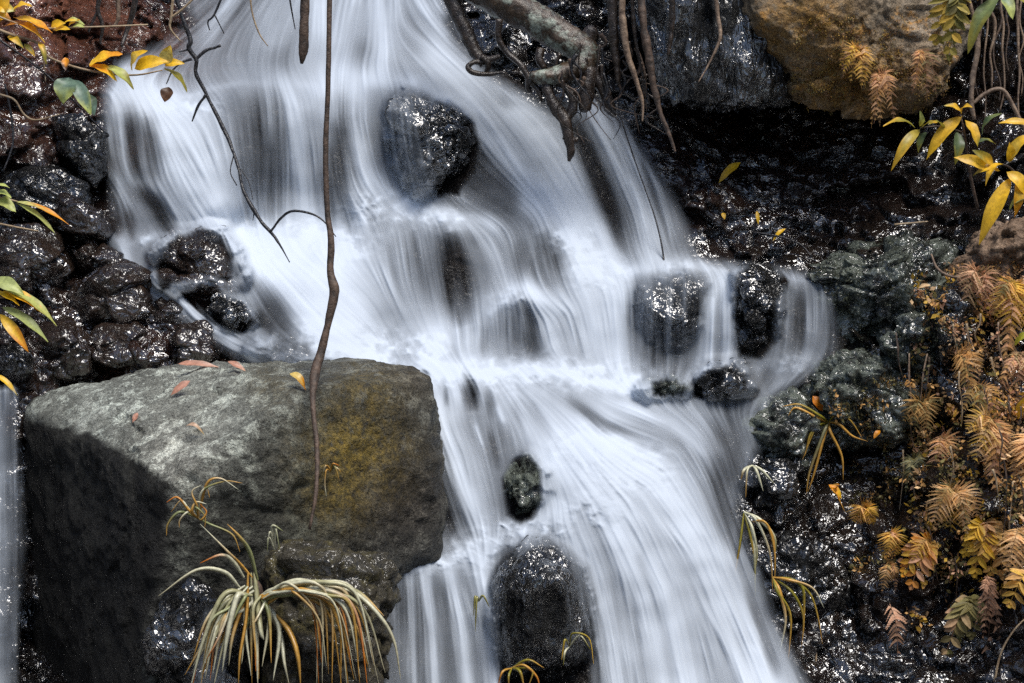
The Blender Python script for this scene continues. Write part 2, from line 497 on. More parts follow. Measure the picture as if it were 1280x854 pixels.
# ------------------------------------------------------------------ water
# strokes: points (photo pixels, going downstream), half width, density
STROKES = [
 ([(450,-40),(420,60),(395,115)],60,.74), ([(480,-40),(470,60),(440,110)],42,.74), ([(520,-30),(560,50),(610,100),(660,160)],32,.7),
 ([(390,-40),(350,40),(320,105)],50,.7), ([(330,-40),(280,30),(250,100)],45,.55), ([(265,30),(215,75),(185,112)],28,.5), ([(185,55),(160,110)],20,.6),
 ([(240,45),(200,75),(180,85)],12,.3),
 ([(455,45),(445,95)],13,.5), ([(345,55),(338,95)],26,.52), ([(560,40),(600,78)],14,.42), ([(515,55),(560,88)],14,.5), ([(400,-20),(405,40)],16,.85), ([(560,20),(585,50)],9,.3),
 ([(470,-20),(480,60),(478,95)],12,.9),([(610,95),(690,140)],16,.6),
 # second step, left curtain
 ([(262,112),(300,104),(350,104),(400,108)],5,.84), ([(150,112),(200,118),(240,140)],8,.97),
 ([(255,105),(275,160),(290,230),(300,290)],24,.62), ([(290,106),(300,150),(305,230),(308,290)],20,.52), ([(320,108),(325,200),(325,290)],17,.36), ([(345,108),(348,200),(345,290)],13,.42),
 ([(358,108),(372,160),(382,230),(388,295)],18,.87), ([(395,112),(405,200),(408,295)],13,.55), ([(425,110),(426,200),(432,295)],18,.26), ([(300,150),(312,290)],8,.42), ([(335,180),(335,290)],7,.33),([(412,200),(416,290)],5,.36),
 # left chute
 ([(150,115),(190,140),(230,200),(265,260),(310,310),(350,360),(400,420)],40,.97), ([(170,112),(230,150),(270,230),(310,300),(360,340)],32,.95),
 ([(250,130),(280,190),(300,260),(330,310)],14,.8),
 ([(145,140),(150,200),(152,240)],11,.5), ([(162,140),(168,190),(172,228)],9,.25), ([(182,145),(190,200),(195,232)],10,.36), ([(150,150),(160,230)],4,.7),([(176,160),(182,225)],4,.6),
 ([(150,230),(200,245),(228,272),(238,305)],14,.72), ([(165,235),(195,256),(212,290),(214,308)],9,.2), ([(145,232),(172,262),(186,300)],9,.55), ([(160,262),(165,305)],6,.25),([(205,262),(226,304)],6,.3), ([(142,270),(148,300)],8,.15),
 ([(140,298),(200,300),(245,292)],10,.75), ([(150,305),(165,345),(215,365),(245,395),(290,428),(330,434)],13,.82), ([(170,310),(195,345)],14,.55),
 ([(268,300),(282,335),(292,375)],12,.3), ([(240,300),(262,345)],14,.12), ([(295,320),(305,370)],8,.5),
 ([(290,425),(330,440),(345,462)],16,.55), ([(340,430),(400,440)],12,.3),([(312,440),(325,465)],7,.8),
 # left white basin
 ([(335,300),(400,330),(460,380),(520,440),(570,470)],52,.99), ([(430,305),(480,360),(540,420)],40,.98), ([(360,350),(420,410),(480,455)],36,.98),
 ([(325,362),(350,400),(372,428)],15,.3), ([(322,385),(342,420)],9,.22), ([(310,350),(335,380)],8,.6),
 # centre rock in the second step
 ([(430,102),(430,150),(450,210),(480,258)],28,.95), ([(410,108),(415,150),(440,220),(462,262)],18,.9), ([(480,105),(472,150),(485,210),(505,250)],17,.5), ([(500,108),(508,180),(522,245)],14,.33), ([(525,112),(540,180),(548,240)],14,.14),
 ([(556,138),(574,190),(562,232)],24,.0), ([(505,140),(515,235)],3,.55), ([(530,150),(542,230)],2.5,.42), ([(486,130),(498,240)],3,.6),
 ([(460,100),(520,104),(560,125),(600,160),(640,225),(690,300)],11,.93), ([(545,70),(600,130),(640,190),(690,270),(730,340)],30,.88), ([(600,105),(650,165),(690,230)],16,.48), ([(635,130),(690,200),(735,275),(775,345)],24,.86),
 ([(620,120),(640,140)],12,.6),
 ([(715,150),(742,210),(772,280),(784,332)],11,.12), ([(738,130),(772,190),(802,260),(816,325)],17,.86), ([(768,140),(806,200),(832,270),(842,322)],18,.64), ([(800,170),(838,230),(858,312)],10,.38), ([(755,160),(790,230)],4,.6),([(790,160),(838,310)],3,.4),
 ([(572,195),(605,225),(645,255)],22,.3), ([(545,245),(600,258),(645,268)],13,.42), ([(600,200),(640,240)],10,.6), ([(600,235),(650,262)],14,.4),
 # third step
 ([(440,258),(500,258),(560,272),(605,285)],17,.95), ([(470,275),(480,330),(492,400),(500,440)],30,.7), ([(520,275),(525,330),(535,410)],24,.5), ([(490,300),(500,390)],6,.6), ([(545,300),(552,340),(562,395)],8,.35),
 ([(562,290),(572,340),(584,395)],14,.08), ([(556,330),(566,392)],4,.1), ([(566,300),(578,390)],3,.45), ([(600,282),(622,330),(640,368)],15,.75), ([(580,278),(600,330),(610,372)],9,.52), ([(635,275),(648,320),(655,362)],12,.58), ([(650,300),(655,355)],10,.33), ([(680,285),(690,330),(696,362)],18,.33), ([(660,270),(668,330)],7,.6),([(672,300),(680,360)],4,.6),
 ([(690,255),(720,320),(738,400),(748,472)],28,.94), ([(760,325),(770,400),(775,470)],26,.93), ([(720,280),(740,340)],16,.95),
 ([(640,366),(600,386),(575,430),(566,460)],19,.76), ([(648,366),(632,400),(622,462)],16,.62), ([(652,366),(660,400),(668,460)],12,.28), ([(648,380),(646,458)],6,.42), ([(656,366),(688,395),(702,468)],16,.84), ([(660,366),(712,388),(732,440),(742,470)],17,.86), ([(570,380),(580,410)],12,.4), ([(608,410),(602,455)],5,.5),([(785,400),(790,470)],7,.72),([(640,366),(668,368)],9,.92),([(720,400),(728,460)],4,.7),
 # right hand little falls
 ([(740,335),(800,338),(860,330),(930,336)],9,.95), ([(870,330),(930,335),(1005,346)],8,.8), ([(800,350),(798,400),(803,470)],10,.42), ([(822,352),(822,400),(826,468)],12,.16), ([(848,345),(845,400),(846,455)],13,.2), ([(866,350),(868,380),(860,430)],9,.12), ([(838,345),(836,460)],3,.4), ([(815,360),(815,465)],2.5,.38),([(856,342),(854,400)],3,.42),
 ([(905,338),(888,380),(880,462)],11,.78), ([(906,340),(908,400),(908,458)],11,.82), ([(892,375),(888,460)],2.5,.95), ([(945,340),(945,450)],16,.04), ([(985,346),(985,400),(975,458)],9,.52), ([(1012,350),(1012,400),(1010,442)],9,.5), ([(1000,360),(999,440)],6,.25), ([(970,400),(966,455)],6,.55),([(1030,400),(1030,435)],6,.4),
 ([(1018,446),(980,455),(940,463),(880,468),(830,482),(780,488)],7,.66), ([(1000,470),(960,485),(930,500)],11,.6),([(960,460),(955,490)],7,.4), ([(905,468),(905,492)],17,.04), ([(835,482),(830,492)],14,.25),
 # fourth ledge
 ([(540,462),(600,466),(660,468),(740,480),(810,492)],15,.98), ([(655,455),(700,465),(740,480)],9,.98),
 ([(610,475),(670,500),(712,540),(735,580)],26,.84), ([(680,480),(740,510),(772,552)],20,.74), ([(730,485),(800,508),(860,538),(900,600),(920,662)],28,.7), ([(780,500),(850,508),(890,540),(912,600)],18,.66),
 ([(705,495),(755,532),(800,545)],8,.42), ([(790,540),(850,560),(885,620),(905,670)],11,.45), ([(755,500),(840,528),(890,580)],6,.8), ([(890,520),(915,560),(925,620)],10,.3), ([(915,520),(930,560)],8,.4),([(660,500),(690,545)],5,.62),([(725,520),(745,548)],5,.9),
 ([(545,475),(552,512)],10,.66), ([(562,478),(568,520)],7,.78), ([(586,474),(592,516)],9,.16), ([(556,485),(558,510)],3,.4), ([(610,486),(614,526)],6,.4), ([(600,485),(604,522)],3,.6),([(622,512),(628,525)],5,.95),
 ([(560,520),(592,560),(604,610),(618,662)],16,.62), ([(612,540),(622,590)],6,.26), ([(595,535),(602,555)],4,.85), ([(545,505),(575,590),(600,660),(612,695)],19,.92), ([(540,560),(560,620),(588,682)],8,.42), ([(548,600),(560,650),(566,690)],7,.22), ([(632,490),(662,540),(684,570)],16,.75),([(640,500),(655,545)],5,.5),
 ([(655,572),(652,612),(650,652)],17,.08), ([(676,580),(678,640)],7,.68), ([(684,585),(704,630),(724,690)],13,.72), ([(690,640),(712,680)],9,.6),
 ([(548,466),(610,466),(660,462),(720,472),(790,488)],7,1.0), ([(612,392),(640,369),(668,369),(700,388)],6,.95),
 # big lower fall
 ([(745,552),(820,600),(880,680),(930,780),(970,880)],46,.99), ([(700,572),(760,640),(820,740),(852,880)],48,.96), ([(690,612),(732,690),(762,780),(782,880)],22,.82), ([(735,640),(765,720),(785,850)],8,.7), ([(800,700),(830,790),(845,870)],7,.8), ([(870,600),(922,690),(965,790),(1005,880)],15,.6), ([(895,565),(905,620),(922,690)],15,.34), ([(935,740),(975,850)],7,.42), ([(925,650),(948,700)],7,.3),([(900,640),(940,740)],6,.6),
 ([(890,690),(940,800)],14,.9),
 # small basin and the bottom left fall
 ([(700,640),(650,668),(590,690),(540,702),(490,708)],15,.93), ([(480,695),(520,697),(570,688)],6,.22), ([(500,714),(500,780),(498,880)],9,.5), ([(512,714),(516,780),(518,880)],6,.7), ([(528,714),(538,780),(544,880)],9,.86), ([(560,712),(576,780),(586,880)],11,.86), ([(545,720),(556,790),(566,880)],5,.42), ([(575,716),(596,790),(606,880)],4,.55), ([(596,704),(614,780),(624,880)],14,.96), ([(520,720),(526,880)],3,.4),
 ([(630,720),(628,780),(640,880)],12,.25), ([(680,690),(690,760),(690,880)],34,.02), ([(640,690),(640,760)],18,.06), ([(725,760),(735,880)],10,.25), ([(716,700),(735,770)],7,.5),
]
WMASK = [(215,-60),(240,30),(190,62),(148,80),(132,115),(130,180),(140,235),(138,300),(150,330),(170,365),(235,405),(285,440),(330,470),(400,480),(470,480),(530,470),(500,520),(505,600),(505,680),(462,695),(480,900),(1030,900),(1000,840),(965,770),(940,690),(920,640),(930,600),(960,540),(965,500),(1010,470),(1045,440),(1040,350),(960,335),(905,330),(872,320),(850,260),(815,200),(775,140),(730,120),(690,140),(640,110),(600,85),(560,25),(530,-60)]
BARE = [[(545,128),(570,135),(592,155),(598,180),(592,215),(570,240),(548,245),(536,215),(550,180),(534,150)],
 [(628,722),(642,702),(665,686),(692,683),(711,702),(721,745),(733,800),(738,880),(626,880),(628,780)],
 [(922,345),(938,330),(962,332),(985,352),(970,380),(968,430),(950,448),(925,445),(918,400)],
 [(866,480),(885,463),(915,458),(932,470),(935,490),(905,500),(868,496)], [(815,479),(845,476),(858,485),(850,494),(818,494)],
 [(629,600),(643,576),(660,570),(675,588),(676,625),(664,648),(650,654),(634,644)],
 [(195,338),(212,304),(250,287),(277,296),(292,322),(286,352),(262,346),(215,354),(202,366)],
 [(228,368),(264,352),(284,374),(302,380),(318,402),(302,418),(270,406)]]
FOAM = [(335,300,26),(385,302,30),(432,306,26),(470,262,24),(510,266,26),(560,276,18),(622,470,26),(664,462,26),(705,470,24),(748,338,24),(708,300,22),(790,478,24),(548,470,22),(590,690,26),(650,664,24),(540,700,20),(735,560,24),(790,585,30),(885,466,16),(985,456,14),(845,335,16),(400,430,30),(470,440,34),(520,440,28),(250,130,18),(190,300,14),(330,432,14),(640,372,14),(735,470,22),(740,640,20),(690,665,14)]
def poly_sdf(px, py, poly):
    """signed distance in pixels, positive inside"""
    p = np.stack([px, py], -1)
    d = np.full(px.shape, 1e9)
    inside = np.zeros(px.shape, bool)
    n = len(poly)
    for i in range(n):
        a, b = np.array(poly[i], float), np.array(poly[(i + 1) % n], float)
        ab = b - a
        t = np.clip(((p - a) @ ab) / (ab @ ab), 0, 1)
        d = np.minimum(d, np.linalg.norm(p - a - t[..., None] * ab, axis=-1))
        c = ((a[1] > py) != (b[1] > py)) & (px < (b[0] - a[0]) * (py - a[1]) / (b[1] - a[1] + 1e-12) + a[0])
        inside ^= c
    return np.where(inside, d, -d)
def water_mask(px, py):
    return np.clip(poly_sdf(px, py, WMASK) / 26 + 0.55, 0, 1)

def box_blur(a, r):
    if r < 1:
        return a
    for ax in (0, 1):
        c = np.cumsum(np.pad(a, [(r + 1, r) if i == ax else (0, 0) for i in range(a.ndim)], mode='edge'), axis=ax)
        n = a.shape[ax]
        hi = np.take(c, np.arange(2 * r + 1, 2 * r + 1 + n), axis=ax)
        lo = np.take(c, np.arange(0, n), axis=ax)
        a = (hi - lo) / (2 * r + 1)
    return a
def bilin(a, x, y):
    ny, nx = a.shape[:2]
    x = np.clip(x, 0, nx - 1.001); y = np.clip(y, 0, ny - 1.001)
    i, j = x.astype(int), y.astype(int)
    fx, fy = x - i, y - j
    if a.ndim == 3:
        fx, fy = fx[..., None], fy[..., None]
    return (a[j, i] * (1 - fx) + a[j, i + 1] * fx) * (1 - fy) + (a[j + 1, i] * (1 - fx) + a[j + 1, i + 1] * fx) * fy
def lic(fields, dirx, diry, L):
    """average several fields along the flow, L cells both ways"""
    ny, nx = dirx.shape
    X0, Y0 = np.meshgrid(np.arange(nx, dtype=float), np.arange(ny, dtype=float))
    dd = np.stack([dirx, diry], -1)
    acc = [f.copy() for f in fields]
    wsum = 1.0
    for s in (1, -1):
        x, y = X0.copy(), Y0.copy()
        for k in range(L):
            v = bilin(dd, x, y)
            x += s * v[..., 0]; y += s * v[..., 1]
            w = 0.5 + 0.5 * math.cos(math.pi * (k + 1) / (L + 1))
            for a, f in zip(acc, fields):
                a += w * bilin(f, x, y)
            wsum += w
    return [a / wsum for a in acc]
def norm01(a):
    return (a - a.mean()) / (a.std() + 1e-9)

def water_sheet(name, x0, x1, y0, y1, step, strokes, mask, depthfn, off=0.055, relief=0.004, floor=0.0, seed=1, drape=None, bare=None, foam=None):
    xs, ys = np.arange(x0, x1 + 1e-6, step), np.arange(y0, y1 + 1e-6, step)
    px, py = np.meshgrid(xs, ys)
    dens = np.full(px.shape, floor)
    dx, dy, wacc = np.zeros(px.shape), np.full(px.shape, 1e-3), np.full(px.shape, 1e-3)
    again = [(p_, w_ * 0.85, d_) for p_, w_, d_ in strokes if d_ < 0.45]
    for pts, w, d in list(strokes) + again:
        pts = np.array(pts, float)
        best = np.full(px.shape, 1e9); tx = np.zeros(px.shape); ty = np.zeros(px.shape)
        R = max(90, 3 * w)
        ix = (xs > pts[:, 0].min() - R) & (xs < pts[:, 0].max() + R)
        iy = (ys > pts[:, 1].min() - R) & (ys < pts[:, 1].max() + R)
        if not ix.any() or not iy.any():
            continue
        sx = slice(np.argmax(ix), len(ix) - np.argmax(ix[::-1])); sy = slice(np.argmax(iy), len(iy) - np.argmax(iy[::-1]))
        X, Yy = px[sy, sx], py[sy, sx]
        b = np.full(X.shape, 1e9); fade = np.ones(X.shape); ax_ = np.zeros(X.shape); ay_ = np.zeros(X.shape)
        tot_l = np.linalg.norm(np.diff(pts, axis=0), axis=1).sum(); acc_l = 0.0
        for a, c in zip(pts[:-1], pts[1:]):
            ab = c - a; l = np.linalg.norm(ab)
            t = np.clip(((X - a[0]) * ab[0] + (Yy - a[1]) * ab[1]) / (l * l), 0, 1)
            dist = np.hypot(X - a[0] - t * ab[0], Yy - a[1] - t * ab[1])
            ss = (acc_l + t * l) / tot_l
            acc_l += l
            m = dist < b
            if d < .7:
                fade = np.where(m, np.clip(np.minimum(ss * 3.0 + .1, (1 - ss) * 2.2), 0, 1) ** .8, fade)
            b = np.where(m, dist, b); ax_ = np.where(m, ab[0] / l, ax_); ay_ = np.where(m, ab[1] / l, ay_)
        g = np.exp(-(b / (w * 1.0)) ** 2) * fade
        dens[sy, sx] = dens[sy, sx] * (1 - g) + d * g
        gw = np.exp(-(b / 22) ** 2) + 0.02 * np.exp(-(b / 60) ** 2)
        dx[sy, sx] += gw * ax_; dy[sy, sx] += gw * ay_; wacc[sy, sx] += gw
    dx, dy = box_blur(dx / wacc, int(7 / step)), box_blur(dy / wacc, int(7 / step))
    l = np.hypot(dx, dy) + 1e-6
    dx, dy = dx / l, dy / l
    rng = np.random.default_rng(seed)
    nf = rng.random(px.shape); nm = box_blur(rng.random(px.shape), 1); nl = box_blur(rng.random(px.shape), 5)
    fine, midn, large = lic([nf, nm, nl], dx, dy, int(64 / step))
    (smear,) = lic([dens], dx, dy, int(26 / step))
    fine, midn, large = norm01(fine), norm01(midn), norm01(large)
    soft = norm01(box_blur(box_blur(rng.random(px.shape), int(16 / step)), int(16 / step)))
    streak = (0.38 * fine + 0.48 * midn + 0.55 * large) * np.clip(.8 + .4 * soft, .25, 1.5)
    dens = dens + .022 * soft
    dens = 0.45 * dens + 0.55 * smear
    F = np.zeros(px.shape)
    for fx, fy, fr in foam or []:
        F = np.maximum(F, np.exp(-(((px - fx) / (1.5 * fr)) ** 2 + ((py - fy) / (.8 * fr)) ** 2)))
    if foam:
        puff = fbm(np.stack([px / 16 + .4 * dx, py / 13, 0 * px + seed], -1), 4)
        F = np.clip(F * (.85 + .8 * puff), 0, 1)
        dens = dens + F * (.12 + .22 * puff)
        streak = streak * (1 - .6 * F)
    dens = dens + streak * (.026 + .2 * np.clip(dens * (1 - dens), 0, .25))
    dens = np.clip(dens, 0, 1) * np.clip(mask(px, py) * 1.25 - 0.12 + 0.06 * streak * (mask(px, py) < 0.95), 0, 1)
    dens = np.clip((dens - .04) / .96, 0, 1)
    for poly in bare or []:
        dens = dens * np.clip(.5 - (poly_sdf(px, py, poly) + 2.0 * streak) / 8, 0, 1)
    alpha = np.clip(1.03 * dens ** 1.85, 0, 0.995)
    Y = depthfn(px, py)
    if drape:
        lift = np.zeros(px.shape)
        dg = bpy.context.evaluated_depsgraph_get()
        for o in drape:
            me_ = o.data
            loc = np.array(o.location)
            vs_ = [tuple(np.array(v.co[:]) + loc) for v in me_.vertices]
            tree = BVHTree.FromPolygons(vs_, [tuple(p.vertices) for p in me_.polygons])
            ux, uy = pixel_of(np.array(vs_))
            jx = np.where((xs > ux.min() - 2) & (xs < ux.max() + 2))[0]; jy = np.where((ys > uy.min() - 2) & (ys < uy.max() + 2))[0]
            ca = Vector(CAM)
            for b_ in jy[::2]:
                for a_ in jx[::2]:
                    d_ = Vector(P(xs[a_], ys[b_], 0.0) - CAM)
                    hit = tree.ray_cast(ca, d_)[0]
                    if hit is not None:
                        lift[b_:b_ + 2, a_:a_ + 2] = np.maximum(lift[b_:b_ + 2, a_:a_ + 2], max(0, Y[b_, a_] - off - (hit.y - 0.05)))
        big_ = box_blur(box_blur(lift, int(5 / step)), int(5 / step))
        Y = Y - np.maximum(lift, big_)
        Y = box_blur(Y, 1)
    Y = Y - off - 0.05 * np.clip(dens, 0, 1) - relief * (0.35 * midn + 0.5 * large) * np.clip(dens, 0.1, 1)
    base = P(px, py, Y)
    Y -= 0.03 * fbm(base * 2.2 + 71, 3)
    me = grid_mesh(name, P(px, py, Y))
    fattr(me, "alpha", alpha)
    o = link(name, me, M_WATER)
    structure(o)
    return o

# ------------------------------------------------------------------ rocks
def ico(sub):
    bm = bmesh.new()
    bmesh.ops.create_icosphere(bm, subdivisions=sub, radius=1.0)
    v = np.array([x.co[:] for x in bm.verts])
    f = [[x.index for x in p.verts] for p in bm.faces]
    bm.free()
    return v / np.linalg.norm(v, axis=1)[:, None], f
_ICO = {}
def hull_rock(name, pts, mat, label, p=14, amp=0.03, freq=3.0, fine=0.012, sub=6, cat="rock", group=None, seed=0, tint=None, patch=None, grooves=None, cobble=0.0, chips=0, veil=False, black=None, facet=0.055, facet_scale=6.0):
    """a closed rock: rounded convex body through the points (pixel x, pixel y, depth), roughened by noise"""
    W = np.array([P(*q) for q in pts])
    c = W.mean(0)
    bm = bmesh.new()
    for w in W:
        bm.verts.new(w - c)
    r = bmesh.ops.convex_hull(bm, input=bm.verts)
    bm.normal_update()
    cen = Vector(np.mean([v.co[:] for v in bm.verts], axis=0))
    N, Dd = [], []
    for f in bm.faces:
        n = f.normal
        d = n.dot(f.calc_center_median() - cen)
        if d < 0:
            n, d = -n, -d
        if f.calc_area() < 1e-7:
            continue
        N.append(n[:]); Dd.append(d)
    bm.free()
    N, Dd = np.array(N), np.array(Dd)
    if sub not in _ICO:
        _ICO[sub] = ico(sub)
    dirs, faces = _ICO[sub]
    dn = np.clip(dirs @ N.T, 1e-4, None) / Dd
    # coplanar triangles count once: p-norm over distinct planes
    if chips:
        rg = np.random.default_rng(seed + 500)
        for _ in range(chips):
            n = rg.normal(size=3); n[1] = -abs(n[1]) * 0.8; n /= np.linalg.norm(n)
            sup = np.max((W - c - np.array(cen[:])) @ n)
            N = np.vstack([N, n]); Dd = np.append(Dd, sup * rg.uniform(.66, .86))
        dn = np.clip(dirs @ N.T, 1e-4, None) / Dd
    key = np.round(np.concatenate([N, Dd[:, None] * 4], 1), 2)
    _, keep = np.unique(key, axis=0, return_index=True)
    R = 1.0 / np.linalg.norm(dn[:, keep], ord=p, axis=1)
    co = dirs * R[:, None] + np.array(cen)
    wpos = co + c + seed * 3.7
    size = np.ptp(co, axis=0).mean()
    h = amp * ridged(wpos * freq, 3) * 0.6 + .55 * amp * fbm(wpos * freq * 2.1 + 5, 4, gain=0.55) + .6 * fine * fbm(wpos * 14 + 9, 4, gain=0.6)
    if facet:
        fa, fe = facets(wpos * np.array([1, 1, 1.3]) * facet_scale + 2, .6)
        fb, fe2 = facets(wpos * np.array([1, 1, 1.3]) * facet_scale * 2.4 + 5, .6)
        h = h + facet * (fa - .5) + facet * .4 * (fb - .5) - facet * .35 * np.exp(-fe * 9)
    if cobble:
        f1, f2 = worley(wpos * 7.0)
        h = h + cobble * (np.sqrt(np.clip(1 - f1 ** 2, 0, 1)) - 0.6)
    if grooves:
        q = wpos * np.array([grooves[0], grooves[0], grooves[1]])
        h = h + grooves[2] * ridged(q, 3)
    co = co + dirs * h[:, None]
    low = np.array([co[:, 0].mean(), co[:, 1].mean(), co[:, 2].min()])
    me = mesh_from(name, co - low, faces)
    o = link(name, me, mat)
    o.location = c + low
    pos = co + c
    if tint is not None or patch is not None:
        x, y = pixel_of(pos)
        t = np.ones((len(co), 3))
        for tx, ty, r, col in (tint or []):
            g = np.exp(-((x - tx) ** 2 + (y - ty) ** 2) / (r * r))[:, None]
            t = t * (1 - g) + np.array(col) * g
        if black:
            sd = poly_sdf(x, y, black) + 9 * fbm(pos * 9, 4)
            t = t * (1 - np.clip(sd / 10 + .5, 0, 1)[:, None] * np.array([.93, .935, .94]))  # shade of the turned-away face multiplied into the tint
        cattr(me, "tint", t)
        pm = np.zeros(len(co))
        for tx, ty, r, a in (patch or []):
            pm = np.maximum(pm, a * np.exp(-((x - tx) ** 2 + (y - ty) ** 2) / (r * r)))
        fattr(me, "patch", pm)
    if veil:
        o["wet_in_fall"] = True
    return tag(o, label, cat, group)

def out_rock(name, poly, ymid, yfront, yback, mat, label, k=0.62, lift=0.0, **kw):
    """a rock from its outline in the photo, with a front and a back"""
    q = np.array(poly, float)
    c = q.mean(0)
    f = c + (q - c) * k + np.array([0, -lift])
    pts = [(x, y, ymid) for x, y in q] + [(x, y, yfront) for x, y in f] + [(x, y, yback) for x, y in c + (q - c) * 0.75]
    return hull_rock(name, pts, mat, label, **kw)

bed = build_bed()

# the big flat-topped boulder in front
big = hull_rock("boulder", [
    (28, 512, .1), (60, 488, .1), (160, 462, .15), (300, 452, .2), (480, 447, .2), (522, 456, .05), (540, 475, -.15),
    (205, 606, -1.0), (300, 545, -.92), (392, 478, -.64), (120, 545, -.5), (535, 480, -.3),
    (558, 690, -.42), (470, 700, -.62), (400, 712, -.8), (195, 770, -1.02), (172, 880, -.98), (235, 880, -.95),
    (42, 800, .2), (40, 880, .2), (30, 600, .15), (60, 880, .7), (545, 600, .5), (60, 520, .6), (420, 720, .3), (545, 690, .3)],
    M_BOULDER, "big flat-topped boulder with a pale lichen top and a left face painted dark as shade", p=40, facet=.012, facet_scale=4.5, amp=0.03, freq=2.6, fine=0.014, sub=7, black=[(20, 520), (60, 524), (120, 546), (170, 572), (212, 606), (204, 680), (190, 760), (165, 870), (-20, 900), (-20, 500)],  # outline of the left face, its shade painted into the tint
    tint=[(410, 610, 125, (.3, .28, .21)), (500, 620, 95, (.3, .24, .21)), (300, 660, 110, (.38, .37, .3)), (270, 800, 130, (.28, .26, .22)), (240, 500, 105, (2.5, 2.5, 2.4)), (110, 505, 75, (2.5, 2.55, 2.5)), (215, 570, 48, (2.8, 2.7, 2.6)), (520, 470, 40, (.7, .6, .5))],  # front darkened, lichen top brightened: top light put into the colour
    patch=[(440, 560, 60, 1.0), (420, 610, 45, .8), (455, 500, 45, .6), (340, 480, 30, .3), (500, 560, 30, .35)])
out_rock("rock", [(335, 700), (395, 675), (460, 690), (488, 715), (492, 800), (480, 880), (330, 880), (325, 780)], -.92, -1.07, -.4, M_DULL,
    "mossy brown rock behind the grass tussock at the foot of the big boulder", sub=6, amp=.03, seed=2)
out_rock("rock", [(215, 745), (260, 735), (300, 760), (310, 880), (190, 880), (190, 800)], -1.0, -1.1, -.6, M_DARK,
    "low dark wet rock under the left side of the grass tussock", sub=5, amp=.03, seed=3)
# rocks standing in the fall
out_rock("rock", [(608, 735), (640, 702), (672, 680), (694, 679), (712, 698), (722, 740), (735, 800), (738, 880), (612, 880)], -.5, -.82, -.2, M_SHINY,
    "upright dark ribbed rock splitting the foot of the fall in two", p=24, sub=6, amp=.025, veil=True, chips=14, seed=4, grooves=(9, 1.0, .03), facet=.006)
out_rock("rock", [(630, 600), (640, 575), (660, 568), (680, 590), (682, 630), (668, 655), (635, 650)], -.12, -.27, .1, M_MOSSY,
    "small greenish domed rock in the middle of the lower fall", p=8, sub=5, amp=.015, veil=True, chips=4, seed=5)
out_rock("rock", [(475, 115), (505, 105), (550, 122), (582, 140), (597, 168), (594, 205), (575, 240), (520, 250), (490, 220)], 1.12, .88, 1.5, M_DARK,
    "black domed rock jutting from the upper fall with its right side bare", p=8, sub=6, amp=.025, veil=True, chips=4, seed=6)
out_rock("rock", [(790, 362), (815, 345), (860, 340), (888, 350), (885, 390), (868, 440), (850, 470), (800, 475)], .62, .5, .95, M_DARK,
    "squarish dark rock behind a thin veil of water at the right of the fall", p=10, sub=6, amp=.02, veil=True, chips=4, facet=.015, seed=7, grooves=(9, 1.2, .012))
out_rock("rock", [(918, 345), (935, 328), (960, 330), (985, 350), (980, 400), (970, 440), (925, 445), (915, 400)], .6, .44, .95, M_DARK,
    "upright dark wet rock between the two small right-hand falls", p=9, sub=6, amp=.025, veil=True, chips=4, seed=8)
out_rock("rock", [(862, 478), (880, 462), (915, 456), (935, 468), (940, 490), (900, 500), (865, 498)], .3, .18, .5, M_DARK,
    "flat black mossy stone on the ledge below the small right-hand falls", p=8, sub=5, amp=.02, veil=True, chips=4, seed=9)
out_rock("rock", [(795, 486), (815, 476), (845, 474), (862, 485), (855, 497), (810, 500)], .32, .24, .5, M_MOSSY,
    "small low green stone half under water left of the flat black stone", p=8, sub=5, amp=.012, veil=True, chips=4, seed=10)
